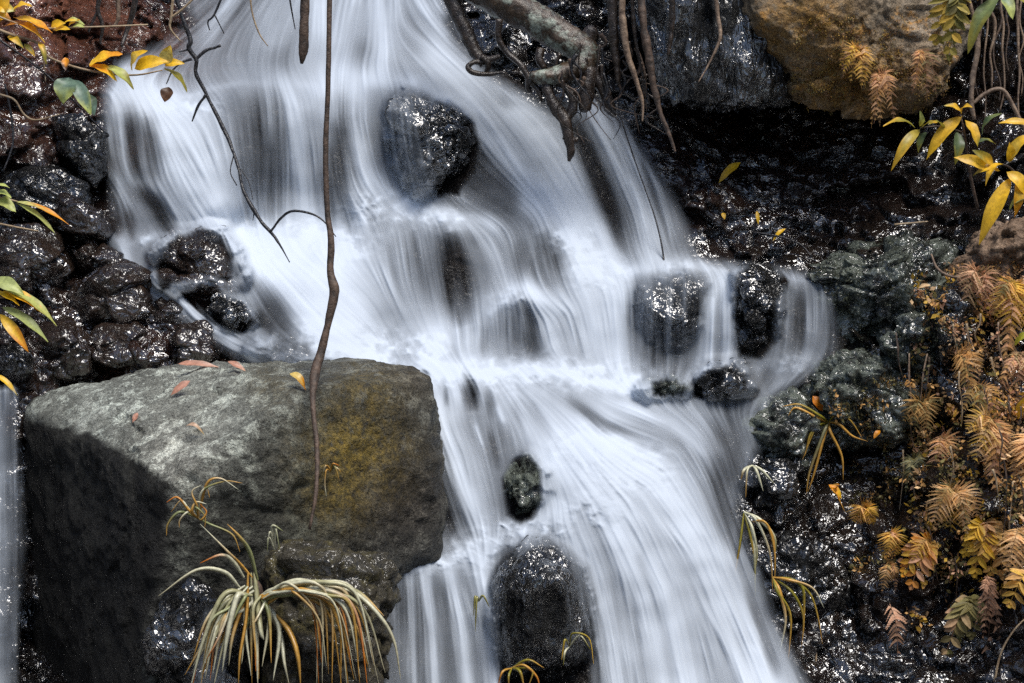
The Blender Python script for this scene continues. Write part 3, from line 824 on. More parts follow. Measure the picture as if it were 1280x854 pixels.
# left bank
LEFT = [
 ([(65, 150), (103, 142), (128, 172), (136, 222), (115, 236), (85, 222), (72, 185)], .85, .7, 1.2, M_DARK, "dark blue-grey wedge-shaped rock at the upper left edge of the fall", 16),
 ([(-20, 222), (20, 205), (70, 212), (122, 245), (124, 268), (60, 278), (-20, 268)], .75, .6, 1.1, M_DARK, "shiny flat slab under the wedge-shaped rock on the left bank", 16),
 ([(-30, 300), (30, 288), (85, 300), (100, 340), (70, 372), (-30, 380)], .6, .42, .95, M_BROWN, "broad black rock at the left edge above the middle leaf sprig", 12),
 ([(92, 318), (130, 300), (158, 318), (150, 342), (110, 345)], .62, .5, .9, M_BROWN, "small brown rock at the top of the side trickle", 10),
 ([(68, 374), (95, 335), (150, 322), (190, 352), (215, 398), (160, 414), (95, 408)], .5, .36, .8, M_BROWN, "slanting brown rock left of the side trickle", 12),
 ([(170, 390), (192, 364), (220, 366), (246, 398), (232, 416), (188, 412)], .45, .36, .7, M_BROWN, "small red-brown rock in the bend of the side trickle", 9),
 ([(192, 442), (212, 405), (255, 404), (290, 434), (282, 464), (198, 464)], .34, .24, .6, M_BROWN, "reddish rounded rock just above the boulder top", 9),
 ([(178, 320), (205, 295), (245, 284), (282, 290), (302, 325), (318, 372), (290, 385), (215, 380), (185, 350)], .62, .42, 1.0, M_BROWN, "large rounded brown rock on the left side of the fall with water running round it", 9),
 ([(185, 345), (230, 338), (262, 346), (262, 368), (215, 372)], .5, .38, .8, M_BROWN, "thin dark ledge stone at the foot of the large rounded brown rock", 10),
 ([(252, 385), (275, 372), (305, 380), (318, 402), (302, 420), (268, 408)], .42, .3, .7, M_DARK, "shiny black stone between the trickle and the main chute", 9),
 ([(292, 440), (315, 425), (365, 420), (405, 435), (420, 452), (405, 475), (310, 475)], .32, .2, .6, M_DARK, "low wet rock where the trickle meets the boulder top", 9),
 ([(98, 444), (112, 405), (165, 396), (202, 425), (198, 466), (108, 470)], .36, .25, .6, M_BROWN, "lumpy wet stone in the middle of the left bank", 9),
 ([(36, 452), (50, 410), (98, 398), (126, 428), (120, 472), (42, 482)], .3, .18, .55, M_BROWN, "dark wet stone just above the left end of the boulder", 9),
 ([(-20, 430), (25, 420), (48, 445), (40, 475), (-20, 480)], .2, .1, .5, M_DARK, "dark stone in the lower left corner of the bank above the narrow fall", 9),
 ([(60, 240), (100, 262), (140, 272), (150, 300), (100, 300), (60, 285)], .68, .55, 1.0, M_BROWN, "dark wet rock below the shiny flat slab", 12),
]
for i, (poly, a, b, c, m, lab, p) in enumerate(LEFT):
    out_rock("rock", poly, a, b, c, m, lab, p=p + 18, sub=6, amp=.014, freq=4.5, seed=20 + i, fine=.01, chips=18, facet=.045, facet_scale=3.6, veil=i in (7, 8, 9, 10))
# overhang at the upper right
out_rock("rock", [(780, -70), (925, -70), (950, 40), (1000, 100), (990, 122), (900, 120), (838, 118), (815, 60)], 1.1, .86, 1.8, M_SHINY,
    "black streaming-wet ribbed rock under the hanging roots", p=14, facet=.006, lift=-35, sub=6, amp=.035, seed=40, grooves=(10, 1.6, .045))
out_rock("rock", [(865, -90), (1235, -90), (1245, 60), (1205, 122), (1130, 141), (1060, 130), (985, 120), (898, 20)], 1.05, .74, 1.9, M_OVER,
    "large ochre and grey mossy overhanging rock above the dark hollow", p=34, chips=9, facet=.045, facet_scale=3.6, lift=-45, sub=7, amp=.05, freq=2.4, seed=41, fine=.02,
    patch=[(1010, 30, 60, .9), (975, 50, 45, .8), (1050, 95, 60, 1.0), (1090, 110, 60, .9), (1150, 100, 50, .6), (1050, 20, 40, .5), (1130, 30, 50, .2)])
# right bank
RIGHT = [
 ([(985, 354), (1060, 318), (1130, 300), (1195, 298), (1218, 330), (1190, 385), (1120, 425), (1050, 436), (1022, 400)], .62, .4, 1.1, M_MOSSY, "long mossy grey slab under the dark hollow", 16, 7),
 ([(1195, 335), (1222, 300), (1262, 280), (1330, 270), (1340, 330), (1290, 350), (1215, 355)], .3, .12, .7, M_TAN, "dry tan stone at the right edge above the ferns", 14, 6),
 ([(1098, 432), (1130, 402), (1175, 396), (1195, 440), (1175, 478), (1115, 482)], .32, .12, .7, M_MOSSY, "rounded green-grey stone in the middle of the right bank", 10, 6),
 ([(985, 482), (1040, 448), (1108, 442), (1170, 478), (1168, 535), (1100, 562), (1005, 548)], .34, .1, .8, M_MOSSY, "broad mossy shelf rock below the rounded green-grey stone", 16, 7),
 ([(1160, 390), (1190, 365), (1225, 375), (1230, 440), (1190, 462), (1165, 440)], .18, .06, .5, M_DARK, "dark upright stone under the tan stone", 12, 5),
 ([(922, 524), (985, 490), (1035, 508), (1035, 572), (955, 588)], .22, .05, .6, M_MOSSY, "wet mossy stone at the lip of the lower fall", 12, 6),
 ([(915, 575), (970, 560), (1010, 600), (1000, 660), (935, 655)], .1, -.04, .5, M_DARK, "dark wet rock beside the lower fall under the lip stone", 12, 6),
 ([(940, 690), (1000, 660), (1050, 700), (1050, 800), (985, 830), (955, 760)], -.1, -.26, .4, M_DARK, "black wet rock among the grass blades right of the lower fall", 12, 6),
]
for i, (poly, a, b, c, m, lab, p, sb) in enumerate(RIGHT):
    out_rock("rock", poly, a, b, c, m, lab, p=p, sub=sb, amp=.034, freq=4.0, seed=60 + i, fine=.02, chips=9)

DRAPE = [o for o in COL.objects if o.get("category") == "rock" and o.get("wet_in_fall")]
water_sheet("water", 110, 1066, -50, 900, 1.45, STROKES, water_mask, depth, off=0.06, floor=0.45, seed=5, drape=DRAPE, bare=BARE, foam=FOAM)

# narrow fall at the lower left, and the trickle behind the tussock
def side_mask(px, py):
    return np.clip((34 - px + 4 * np.sin(py * .021)) / 12, 0, 1) * np.clip((py - 478) / 14, 0, 1)
side_depth = lambda px, py: np.full(px.shape, -.16) - np.clip((py - 500) / 380, -.1, 1.3) * .12
water_sheet("water", -60, 44, 474, 900, 1.6, [([(-40, 470), (-40, 900)], 20, .8), ([(-8, 476), (-6, 900)], 16, .72), ([(14, 480), (16, 900)], 7, .42), ([(26, 500), (28, 900)], 5, .25), ([(4, 500), (6, 900)], 4, .6)], side_mask, side_depth, seed=9, floor=.3)
def trickle_mask(px, py):
    return np.clip((26 - np.abs(px - 272 + (py - 740) * .12)) / 14, 0, 1) * np.clip((py - 742) / 30, 0, 1)
water_sheet("water", 225, 305, 738, 900, 1.6, [([(282, 740), (266, 800), (252, 900)], 16, .55), ([(270, 760), (254, 900)], 5, .3), ([(290, 745), (276, 900)], 4, .75)], trickle_mask, lambda px, py: np.full(px.shape, -1.16) - (py - 740) / 150 * .05, seed=11, floor=.2, off=.02)

# the gully: floor and unseen side banks, added to cut low sky light
def sky_block_gully():
    xs, ys = np.linspace(-14, 14, 113), np.linspace(-24, -.6, 95)
    x, y = np.meshgrid(xs, ys)
    side = np.clip(np.abs(x) - 2.6, 0, None)
    z = -1.75 + np.minimum(side * 1.9, 2.6 + side * .55) + .12 * y * 0
    p = np.stack([x, y, z], -1)
    z = z + fbm(p * .9, 4) * .35 + ridged(p * 2.2, 3) * .06
    me = grid_mesh("sky_block_gully", np.stack([x, y, z], -1))
    cattr(me, "tint", np.ones((x.size, 3)) * np.array([1.2, .95, .75]))
    structure(link("sky_block_ground", me, M_BED))
sky_block_gully()

# ------------------------------------------------------------------ plants, roots and branches
def catmull(pts, n=6):
    pts = np.asarray(pts, float)
    q = np.vstack([2 * pts[0] - pts[1], pts, 2 * pts[-1] - pts[-2]])
    out = []
    for i in range(1, len(q) - 2):
        for t in np.linspace(0, 1, n, endpoint=False):
            a, b, c, d = q[i - 1], q[i], q[i + 1], q[i + 2]
            out.append(0.5 * (2 * b + (c - a) * t + (2 * a - 5 * b + 4 * c - d) * t * t + (3 * b - a - 3 * c + d) * t ** 3))
    out.append(pts[-1])
    return np.array(out)
def tube_geo(path, rad, sides=8, knob=0.0, seed=0):
    path = np.asarray(path); n = len(path)
    T = np.gradient(path, axis=0); T /= np.linalg.norm(T, axis=1)[:, None] + 1e-9
    ref = np.array([0.13, 1.0, 0.07])
    V, F = [], []
    ang = np.linspace(0, 2 * math.pi, sides, endpoint=False)
    for k in range(n):
        s1 = np.cross(T[k], ref); s1 /= np.linalg.norm(s1) + 1e-9
        s2 = np.cross(T[k], s1)
        ring = path[k] + rad[k] * (np.cos(ang)[:, None] * s1 + np.sin(ang)[:, None] * s2)
        V.append(ring)
    V = np.concatenate(V)
    if knob:
        dirs = V - np.repeat(path, sides, axis=0)
        V = V + dirs * (knob * fbm(V * 16 + seed, 3) + knob * .7 * ridged(V * np.array([26, 26, 9]) + seed, 2))[:, None]
    for k in range(n - 1):
        for j in range(sides):
            a, b = k * sides + j, k * sides + (j + 1) % sides
            F.append((a, b, b + sides, a + sides))
    F.append(tuple(range(sides))[::-1]); F.append(tuple((n - 1) * sides + j for j in range(sides)))
    return V, F
def px_path(pts, n=6):
    """(pixel x, pixel y, depth, radius in pixels) -> smooth 3D path and radii in metres"""
    c = catmull([(x, y, d, r) for x, y, d, r in pts], n)
    return P(c[:, 0], c[:, 1], c[:, 2]), c[:, 3] * PX * (c[:, 2] + 9) / 9
def tube(name, pts, mat, parent=None, sides=8, knob=0.0, n=6, seed=0):
    path, rad = px_path(pts, n)
    V, F = tube_geo(path, rad, sides, knob, seed)
    o = link(name, mesh_from(name, V, F), mat)
    if parent is None:
        recentre(o, tuple(path[0]))
    else:
        o.parent = parent
        recentre(o, tuple(path[0] - np.array(parent.location)))
        co = np.empty(len(o.data.vertices) * 3, np.float32); o.data.vertices.foreach_get("co", co)
        co = (co.reshape(-1, 3) - np.array(parent.location, np.float32)).ravel(); o.data.vertices.foreach_set("co", co)
        o.data.update()
    return o
def child_mesh(name, V, F, mat, parent, cols=None, smooth=True):
    pl = np.array(parent.location) if parent is not None else np.zeros(3)
    V = np.asarray(V)
    o0 = V[0].copy()
    me = mesh_from(name, V - o0, F, smooth)
    if cols is not None:
        cattr(me, "leafcol", cols)
    o = link(name, me, mat, parent)
    o.location = o0 - pl
    return o

def leaf_geo(b, t, w, sag=0.12, fold=0.25, roll=0.0, c0=(.7, .4, .04), c1=None, seed=0, nl=10, nw=4, shape=0.9):
    """a leaf from base b to tip t (3D), w its full width; returns verts, faces, colours"""
    b, t = np.asarray(b), np.asarray(t)
    L = np.linalg.norm(t - b)
    ax = (t - b) / L
    view = CAM - b; view /= np.linalg.norm(view)
    up = view + np.array([0, 0, 1.1]); up -= ax * (up @ ax); up /= np.linalg.norm(up)
    side = np.cross(ax, up)
    up, side = up * math.cos(roll) + side * math.sin(roll), side * math.cos(roll) - up * math.sin(roll)
    rg = np.random.default_rng(seed)
    ph = rg.random(3) * 6
    V, F, C = [], [], []
    c1 = c0 if c1 is None else c1
    blot = rg.uniform(.35, .85)
    for i in range(nl + 1):
        u = i / nl
        half = 0.5 * w * (math.sin(math.pi * min(1, u ** shape)) ** 0.85 + .02) * (1.08 - .3 * u)
        mid = b + ax * L * u + up * L * sag * math.sin(math.pi * u) + np.array([0, 0, -1]) * L * abs(sag) * .5 * u * u
        for j in range(nw + 1):
            s = j / nw * 2 - 1
            wav = .05 * w * math.sin(u * 14 + ph[0] + s * 1.5) * abs(s)
            V.append(mid + side * half * s + up * (fold * abs(s) * half + wav))
            m = max(0, min(1, (u + .25 * abs(s) + .12 * math.sin(9 * u + ph[1] + 3 * s) - blot) * 3.0))
            vein = 1.12 if abs(s) < .1 else (0.9 if math.sin(u * 40 - abs(s) * 5) > .55 else 1.0)
            C.append(tuple((a * (1 - m) + d * m) * vein for a, d in zip(c0, c1)))
    for i in range(nl):
        for j in range(nw):
            a = i * (nw + 1) + j
            F.append((a, a + 1, a + nw + 2, a + nw + 1))
    return V, F, C
YEL, ORA, OLI, PGR, BGR, GOL, BRN, PNK = (.85, .5, .02), (.8, .3, .012), (.28, .24, .03), (.46, .5, .14), (.14, .22, .16), (.72, .42, .03), (.1, .045, .02), (.5, .24, .16)
def leaf(parent, b, t, w, Y, dY=0.0, c0=YEL, c1=None, **kw):
    """b, t: pixels of base and tip; Y depth of the base, dY how much nearer the tip is"""
    V, F, C = leaf_geo(P(b[0], b[1], Y), P(t[0], t[1], Y - dY), w * PX * (Y + 9) / 9, c0=c0, c1=c1, seed=abs(int(b[0] * 7 + t[1] * 3)), **kw)
    return child_mesh("leaf", V, F, M_LEAF, parent, C)
def single_leaf(b, t, w, Y, label, dY=0.02, name="fallen_leaf", **kw):
    o = leaf(None, b, t, w, Y, dY, **kw)
    o.name = name
    return tag(o, label, "leaf")

# --- leafy branches on the left
def branch(name, loc, label, cat="branch"):
    return tag(empty(name, PV(*loc)), label, cat)
t = branch("leafy_branch", (0, 35, .45), "yellow-leaved branch reaching in over the water at the top left corner")
tube("stem", [(-30, 20, .4, 2.2), (0, 38, .45, 2), (50, 55, .5, 1.7), (62, 72, .5, 1.6), (110, 88, .52, 1.4), (165, 94, .52, 1.2), (203, 88, .52, .8)], M_STRAW, t, 6)
tube("twig", [(50, 55, .5, 1.4), (55, 80, .5, 1.0), (57, 102, .5, .6)], M_STRAW, t, 5)
tube("twig", [(0, 50, .45, 1.6), (60, 95, .5, 1.2), (130, 165, .55, .8)], M_TWIG, t, 5)
tube("twig", [(-20, 14, .42, 1.5), (40, 34, .5, 1.2), (110, 34, .52, 1.1), (185, 31, .55, 1.0)], M_STRAW, t, 5)
for b, e, w, c0, c1 in [((-8, 30), (12, -8), 18, YEL, GOL), ((-6, 22), (14, 24), 16, YEL, ORA), ((16, 14), (40, 6), 17, YEL, GOL), ((17, 22), (66, 40), 16, GOL, ORA), ((4, 33), (56, 48), 15, ORA, GOL),
        ((-10, 8), (20, 12), 14, YEL, PGR), ((64, 33), (82, 28), 9, YEL, YEL), ((80, 29), (106, 29), 8, YEL, PGR), ((86, 32), (100, 24), 7, YEL, GOL), ((66, 38), (88, 36), 8, GOL, YEL), ((90, 34), (106, 33), 6, PGR, PGR),
        ((112, 82), (153, 66), 20, YEL, ORA), ((112, 82), (146, 99), 12, ORA, YEL), ((132, 83), (167, 109), 13, PGR, OLI), ((165, 88), (184, 60), 16, (.75, .55, .12), YEL), ((168, 86), (212, 74), 15, YEL, YEL),
        ((206, 80), (213, 55), 14, (.75, .6, .16), YEL), ((206, 82), (231, 78), 9, YEL, YEL), ((205, 86), (234, 113), 11, OLI, OLI), ((86, 97), (79, 127), 23, BGR, PGR), ((92, 100), (114, 142), 15, BGR, PGR), ((106, 118), (118, 142), 14, (.05, .09, .04), BGR),
        ((48, 52), (58, 78), 6, GOL, OLI), ((82, 72), (82, 88), 8, ORA, BRN), ((10, 45), (30, 58), 8, YEL, OLI), ((30, 55), (44, 70), 6, OLI, GOL)]:
    leaf(t, b, e, w * 1.3, .5, random.uniform(.0, .06), c0, c1, sag=random.uniform(.05, .22), roll=random.uniform(-.5, .5))
single_leaf((211, 109), (206, 127), 17, .5, "small brown dead leaf caught under the yellow-leaved branch", c0=BRN, c1=(.16, .07, .03), sag=.1, name="dead_leaf")
t = branch("leaf_sprig", (-10, 245, .2), "pale green and yellow leaf sprig at the left edge beside the shiny slab", "sprig")
tube("stem", [(-40, 240, .2, 1.6), (-5, 246, .2, 1.4), (22, 252, .2, 1.0)], M_STRAW, t, 5)
for b, e, w, c0, c1 in [((-12, 240), (14, 246), 16, PGR, PGR), ((-6, 248), (20, 264), 18, (.4, .42, .12), PGR), ((18, 252), (86, 278), 10, (.5, .48, .16), ORA), ((20, 254), (70, 291), 10, PGR, (.4, .42, .12)), ((-10, 232), (12, 234), 9, PGR, PGR)]:
    leaf(t, b, e, w, .2, .04, c0, c1, sag=.08, roll=random.uniform(-.4, .4))
t = branch("leaf_sprig", (-10, 372, .05), "green and yellow leaf sprig at the left edge above the boulder", "sprig")
tube("stem", [(-40, 372, .05, 1.8), (-5, 372, .05, 1.5), (10, 372, .05, 1.1)], M_STRAW, t, 5)
for b, e, w, c0, c1 in [((-8, 350), (30, 366), 20, (.4, .45, .16), PGR), ((4, 360), (71, 404), 17, PGR, (.45, .45, .12)), ((4, 364), (58, 392), 18, YEL, ORA), ((2, 384), (60, 424), 15, (.4, .46, .16), PGR), ((0, 393), (36, 438), 15, YEL, ORA), ((-10, 366), (24, 380), 14, YEL, YEL)]:
    leaf(t, b, e, w, .05, .05, c0, c1, sag=.1, roll=random.uniform(-.4, .4))
single_leaf((-6, 468), (22, 493), 8, -.18, "yellow strap leaf hanging over the top of the narrow left fall", c0=YEL, c1=OLI, sag=.12, name="strap_leaf")

# --- stems and dead branches hanging over the water
o = tube("hanging_vine", [(414, -60, -.5, 3), (412, 0, -.52, 3.1), (410, 110, -.55, 3), (407, 190, -.56, 3.3), (409, 262, -.58, 3.4), (414, 300, -.6, 4), (413, 340, -.62, 4.3), (418, 364, -.64, 6), (411, 400, -.66, 4.6), (402, 438, -.68, 5), (394, 466, -.72, 6), (391, 505, -.8, 3.4), (396, 560, -.88, 3), (395, 615, -.96, 2.6), (387, 662, -1.0, 1.8)], M_BARK, sides=9, knob=.12)
tag(o, "long thin brown vine hanging down in front of the fall to the boulder", "vine")
o = tube("broken_stem", [(381, -50, -.3, 4.6), (381, 0, -.3, 5), (380, 40, -.3, 5.4), (379, 62, -.3, 5.6), (378, 72, -.3, 4.4), (377, 80, -.3, 1.5)], M_BARK, sides=9, knob=.2)
tag(o, "short thick broken stem hanging at the top edge left of the long vine", "stem")
t = branch("dead_branch", (222, -10, .6), "crooked black dead branch with side twigs dangling over the left of the fall")
BR = [[(215, -20, .6, 3), (228, 22, .6, 3), (238, 50, .6, 3.4), (236, 60, .6, 3.6), (245, 75, .6, 4), (245, 92, .6, 3.5), (258, 118, .6, 3), (278, 158, .58, 3), (288, 180, .55, 2.8), (298, 210, .5, 2.4), (305, 240, .46, 2.8), (325, 275, .42, 2.8), (340, 292, .4, 2.4), (352, 310, .38, 1.5), (362, 328, .36, 1)],
      [(246, 73, .6, 2.6), (258, 63, .6, 2.4), (268, 60, .6, 2.2), (276, 57, .6, 2.6)], [(258, 118, .6, 2.6), (248, 132, .6, 2.2), (240, 152, .6, 1.2)], [(240, 74, .6, 2.2), (228, 78, .6, 1.6), (216, 88, .6, 1.2), (208, 105, .58, .8)], [(236, 62, .6, 2), (224, 65, .6, 1)],
      [(338, 290, .4, 2.4), (352, 272, .38, 2), (366, 264, .36, 1.8), (388, 267, .34, 1.5), (404, 276, .32, 1.2), (420, 296, .3, .7)], [(292, 195, .53, 1.2), (288, 215, .5, 1), (296, 232, .48, 1)], [(296, 206, .5, 1), (310, 225, .48, .7), (316, 250, .46, .6)], [(318, 262, .44, 1.2), (316, 276, .43, .5)]]
for i, b in enumerate(BR):
    tube("limb" if i == 0 else "twig", [(x, y, d, r * .72) for x, y, d, r in b], M_TWIG, t, 8, .3, 8, i)
def twig(pts, mat, label, extra=(), name="twig", knob=.1, cat=None):
    t = branch(name, (pts[0][0], pts[0][1], pts[0][2]), label, cat or "twig")
    tube("stem", pts, mat, t, 6, knob)
    for e in extra:
        tube("side_twig", e, mat, t, 5, knob)
    return t
twig([(218, -20, .3, 1.8), (214, 20, .3, 1.8), (213, 36, .3, 1.3), (226, 52, .3, .7)], M_STRAW, "curved straw-coloured twig beside the top of the black dead branch", [[(214, 22, .3, 1.5), (230, 10, .3, 1.4), (250, -10, .3, 1.2)]])
twig([(282, -15, .4, 1.4), (268, 18, .4, 1.3), (260, 27, .4, 1), (262, 38, .4, .6)], M_TWIG, "small forked twig hanging at the top right of the black dead branch", [[(268, 18, .4, 1), (280, 42, .4, .6)]])
twig([(312, -15, .4, 1.2), (315, 15, .4, 1.1), (324, 42, .4, .9), (335, 58, .4, .5)], M_STRAW, "thin bent twig hanging between the black dead branch and the broken stem")
twig([(360, -15, .2, 1.2), (364, 10, .2, 1), (369, 37, .2, .6)], M_TWIG, "hair-thin twig just left of the broken stem")
# roots on the left soil bank
twig([(130, -20, .95, 3), (122, 10, .95, 3), (128, 32, .95, 2.4), (125, 55, .95, 1.5)], M_ROOTDARK, "black root on the red soil at the top left behind the yellow leaves", [[(122, 14, .95, 2), (110, 40, .95, 1.2)]], name="root", cat="root")
twig([(172, -20, 1.05, 4), (166, 15, 1.05, 3.6), (158, 40, 1.05, 3), (152, 58, 1.0, 2)], M_ROOTDARK, "dark root running down the red soil to the lip of the left chute", name="root", cat="root")
twig([(146, -20, 1.0, 3), (148, 20, 1.0, 2.5), (142, 34, 1.0, 1.5)], M_ROOT, "pale root on the red soil between two dark roots", name="root", cat="root")
twig([(0, 118, .55, 1.3), (18, 125, .55, 1.3), (30, 143, .55, 1.2), (45, 150, .55, 1), (75, 143, .6, .7)], M_STRAW, "straw-coloured twig curling over the dark soil left of the wedge-shaped rock")
twig([(6, 105, .6, 1.2), (14, 145, .6, 1.5), (16, 180, .58, 1.4), (4, 215, .55, 1)], M_TWIG, "dark twig hanging at the left edge above the shiny slab")
twig([(-20, 276, .3, 1.4), (20, 284, .3, 1.2), (48, 289, .3, .8)], M_STRAW, "short straw-coloured twig lying at the left edge under the pale green sprig")

# --- the log and the roots over the fall
t = branch("fallen_log", (600, 0, .9), "gnarled lichen-covered log at the top with a knotted broken end", "log")
tube("trunk", [(540, -70, 1.0, 20), (590, -22, .95, 20), (640, 8, .9, 20), (680, 32, .88, 19), (712, 52, .85, 18), (730, 66, .83, 17), (728, 82, .8, 14), (705, 92, .76, 11), (678, 96, .74, 9), (662, 94, .73, 4)], M_LOG, t, 20, .16, 9)
tube("knot", [(722, 60, .86, 9), (734, 48, .86, 9), (740, 38, .86, 8), (743, 34, .86, 3)], M_ROOTDARK, t, 10, .25)
tube("broken_limb", [(720, 80, .8, 10), (735, 90, .78, 9), (733, 112, .76, 9), (731, 135, .75, 7), (731, 141, .75, 2)], M_ROOTDARK, t, 10, .22)
tube("broken_limb", [(735, 84, .8, 8), (752, 110, .78, 7), (762, 135, .77, 6), (768, 146, .77, 2)], M_ROOTDARK, t, 9, .25)
tube("broken_limb", [(676, 62, .82, 5), (674, 74, .8, 4.5), (680, 86, .8, 4)], M_ROOTDARK, t, 8, .2)
t = branch("root", (560, -10, .95), "thick dark root slanting down from the top into the fall beside the log", "root")
tube("root_stem", [(552, -40, 1.0, 12), (566, 0, .98, 10), (582, 40, .95, 9), (594, 65, .93, 7), (604, 82, .9, 4)], M_ROOTDARK, t, 10, .2)
tube("side_root", [(600, 72, .9, 4), (612, 75, .9, 4), (625, 70, .9, 3)], M_ROOTDARK, t, 7, .2)
tube("side_root", [(604, 78, .9, 4), (592, 78, .88, 3), (585, 84, .87, 3), (592, 91, .87, 3), (612, 93, .87, 2.6), (628, 91, .87, 1.8), (640, 97, .87, .6)], M_ROOTDARK, t, 7, .22)
tube("side_root", [(608, 90, .9, 3.4), (610, 80, .88, 3.4), (602, 70, .88, 3)], M_ROOTDARK, t, 7, .2)
t = branch("root", (622, 30, .8), "thin wet black root looping down from under the log to its broken end", "root")
tube("root_stem", [(624, 24, .8, 4), (623, 48, .8, 3.4), (634, 66, .8, 3.2), (650, 80, .78, 3.4), (662, 100, .77, 3.6), (672, 112, .76, 3.2), (677, 128, .75, 1.2)], M_ROOTDARK, t, 8, .22)
tube("side_root", [(660, 98, .77, 3), (660, 112, .77, 2.5), (666, 116, .77, 1)], M_ROOTDARK, t, 6, .2)
t = branch("root", (690, 100, .76), "knobbly wet root looped below the broken end of the log", "root")
tube("root_stem", [(684, 100, .76, 6), (686, 118, .74, 6), (696, 138, .73, 7), (706, 152, .72, 7), (711, 172, .71, 6), (713, 190, .71, 4.5), (711, 202, .71, 1.5)], M_ROOTDARK, t, 10, .25)
tube("side_root", [(690, 102, .76, 4), (706, 108, .75, 5), (716, 124, .74, 5), (714, 140, .73, 5), (707, 152, .72, 4)], M_ROOTDARK, t, 9, .25)
tube("side_root", [(705, 170, .72, 4), (718, 176, .71, 4), (722, 172, .71, 2)], M_ROOTDARK, t, 7, .2)
HANG = [([(764, -30, .72, 8), (766, 30, .7, 8), (770, 75, .7, 6), (773, 105, .7, 3)], M_ROOTDARK, "thick dark root hanging straight down just right of the log knot"),
        ([(778, -30, .66, 4), (778, 20, .66, 5), (783, 62, .66, 4.5), (795, 100, .66, 3.4), (803, 128, .66, 2.6), (803, 152, .66, 1.2)], M_ROOT, "pale brown peeling root hanging in front of the black ribbed rock"),
        ([(800, -30, .68, 6), (804, 30, .66, 6), (812, 75, .66, 6), (818, 110, .66, 5), (826, 142, .66, 3.4), (838, 172, .66, 2.4), (844, 190, .66, 1.6)], M_BARK, "grey-brown ribbon root reaching down past the black ribbed rock to the water"),
        ([(790, -30, .7, 3), (792, 30, .7, 3), (800, 80, .7, 2), (812, 130, .7, 1)], M_ROOTDARK, "thin dark root between the peeling root and the ribbon root"),
        ([(752, 60, .74, 2.5), (756, 100, .74, 2.2), (764, 135, .74, 1.6), (790, 155, .74, 1)], M_TWIG, "thin black rootlet trailing from the log end over the right stream"),
        ([(838, -20, .62, 5), (840, 30, .62, 4), (835, 70, .62, 2)], M_ROOTDARK, "short dark root lying against the top of the black ribbed rock"),
        ([(770, 130, .9, 1.2), (795, 205, .86, 1.1), (818, 270, .8, 1), (829, 318, .75, 1.4), (829, 352, .7, .6)], M_TWIG, "long hair-thin rootlet trailing down through the right stream"),
        ([(893, -20, .6, 3.5), (897, 18, .6, 3), (900, 48, .58, 2.2), (886, 80, .57, 1.8), (873, 103, .56, .8)], M_ROOT, "thin brown stick leaning on the right of the black ribbed rock")]
for pts, m, lab in HANG:
    pts = [(x, y, d, r * .72) for x, y, d, r in pts]
    o = tube("hanging_root", pts, m, sides=12, knob=.32, n=14)
    tag(o, lab, "root", "roots hanging beside the fall")
RR = [(1232, 1.4, 150, M_ROOT), (1240, 2.2, 110, M_ROOT), (1247, 1.6, 128, M_BARK), (1254, 1.8, 140, M_ROOT), (1262, 1.3, 90, M_BARK), (1270, 2.0, 155, M_ROOT), (1224, 1.2, 128, M_BARK), (1278, 1.4, 120, M_ROOT)]
for i, (x, r, ln, m) in enumerate(RR):
    rg = random.Random(i)
    pts = [(x + 6, -30, .3, r * 1.3)] + [(x + rg.uniform(-5, 5), y, .28 - .0002 * y, r * (1 - .5 * y / ln)) for y in np.linspace(5, ln, 6)]
    o = tube("hanging_root", pts, m, sides=6, knob=.1)
    tag(o, "thin brown root in the curtain hanging at the top right corner", "root", "root curtain at the top right corner")
o = tube("root", [(1206, -20, .25, 2), (1222, 50, .25, 3), (1216, 95, .22, 3.2), (1214, 125, .2, 3), (1218, 150, .2, 2)], M_ROOT, sides=8, knob=.15)
tag(o, "thicker pale root at the left side of the root curtain at the top right", "root")
o = tube("root", [(1216, 130, .2, 2), (1232, 117, .2, 2.4), (1254, 113, .2, 2.4), (1275, 150, .2, 2.2), (1285, 170, .2, 1.5)], M_ROOT, sides=8, knob=.15)
tag(o, "curved root arching sideways under the root curtain at the top right", "root")

rg = random.Random(77)
for k in range(26):
    x0, y0 = rg.uniform(690, 812), rg.uniform(40, 100)
    ln = rg.uniform(30, 85); d0 = rg.uniform(.66, .78)
    pts = [(x0 + rg.uniform(-7, 7) * q + 1.2 * q * q, y0 + ln * q / 4, d0, rg.uniform(.8, 2.4) * (1.15 - q / 4)) for q in range(5)]
    tag(tube("rootlet", pts, rg.choice([M_ROOTDARK, M_ROOTDARK, M_TWIG, M_BARK]), sides=6, knob=.25), "thin dark rootlet in the wet tangle under the log end", "root", "rootlets tangled under the log")
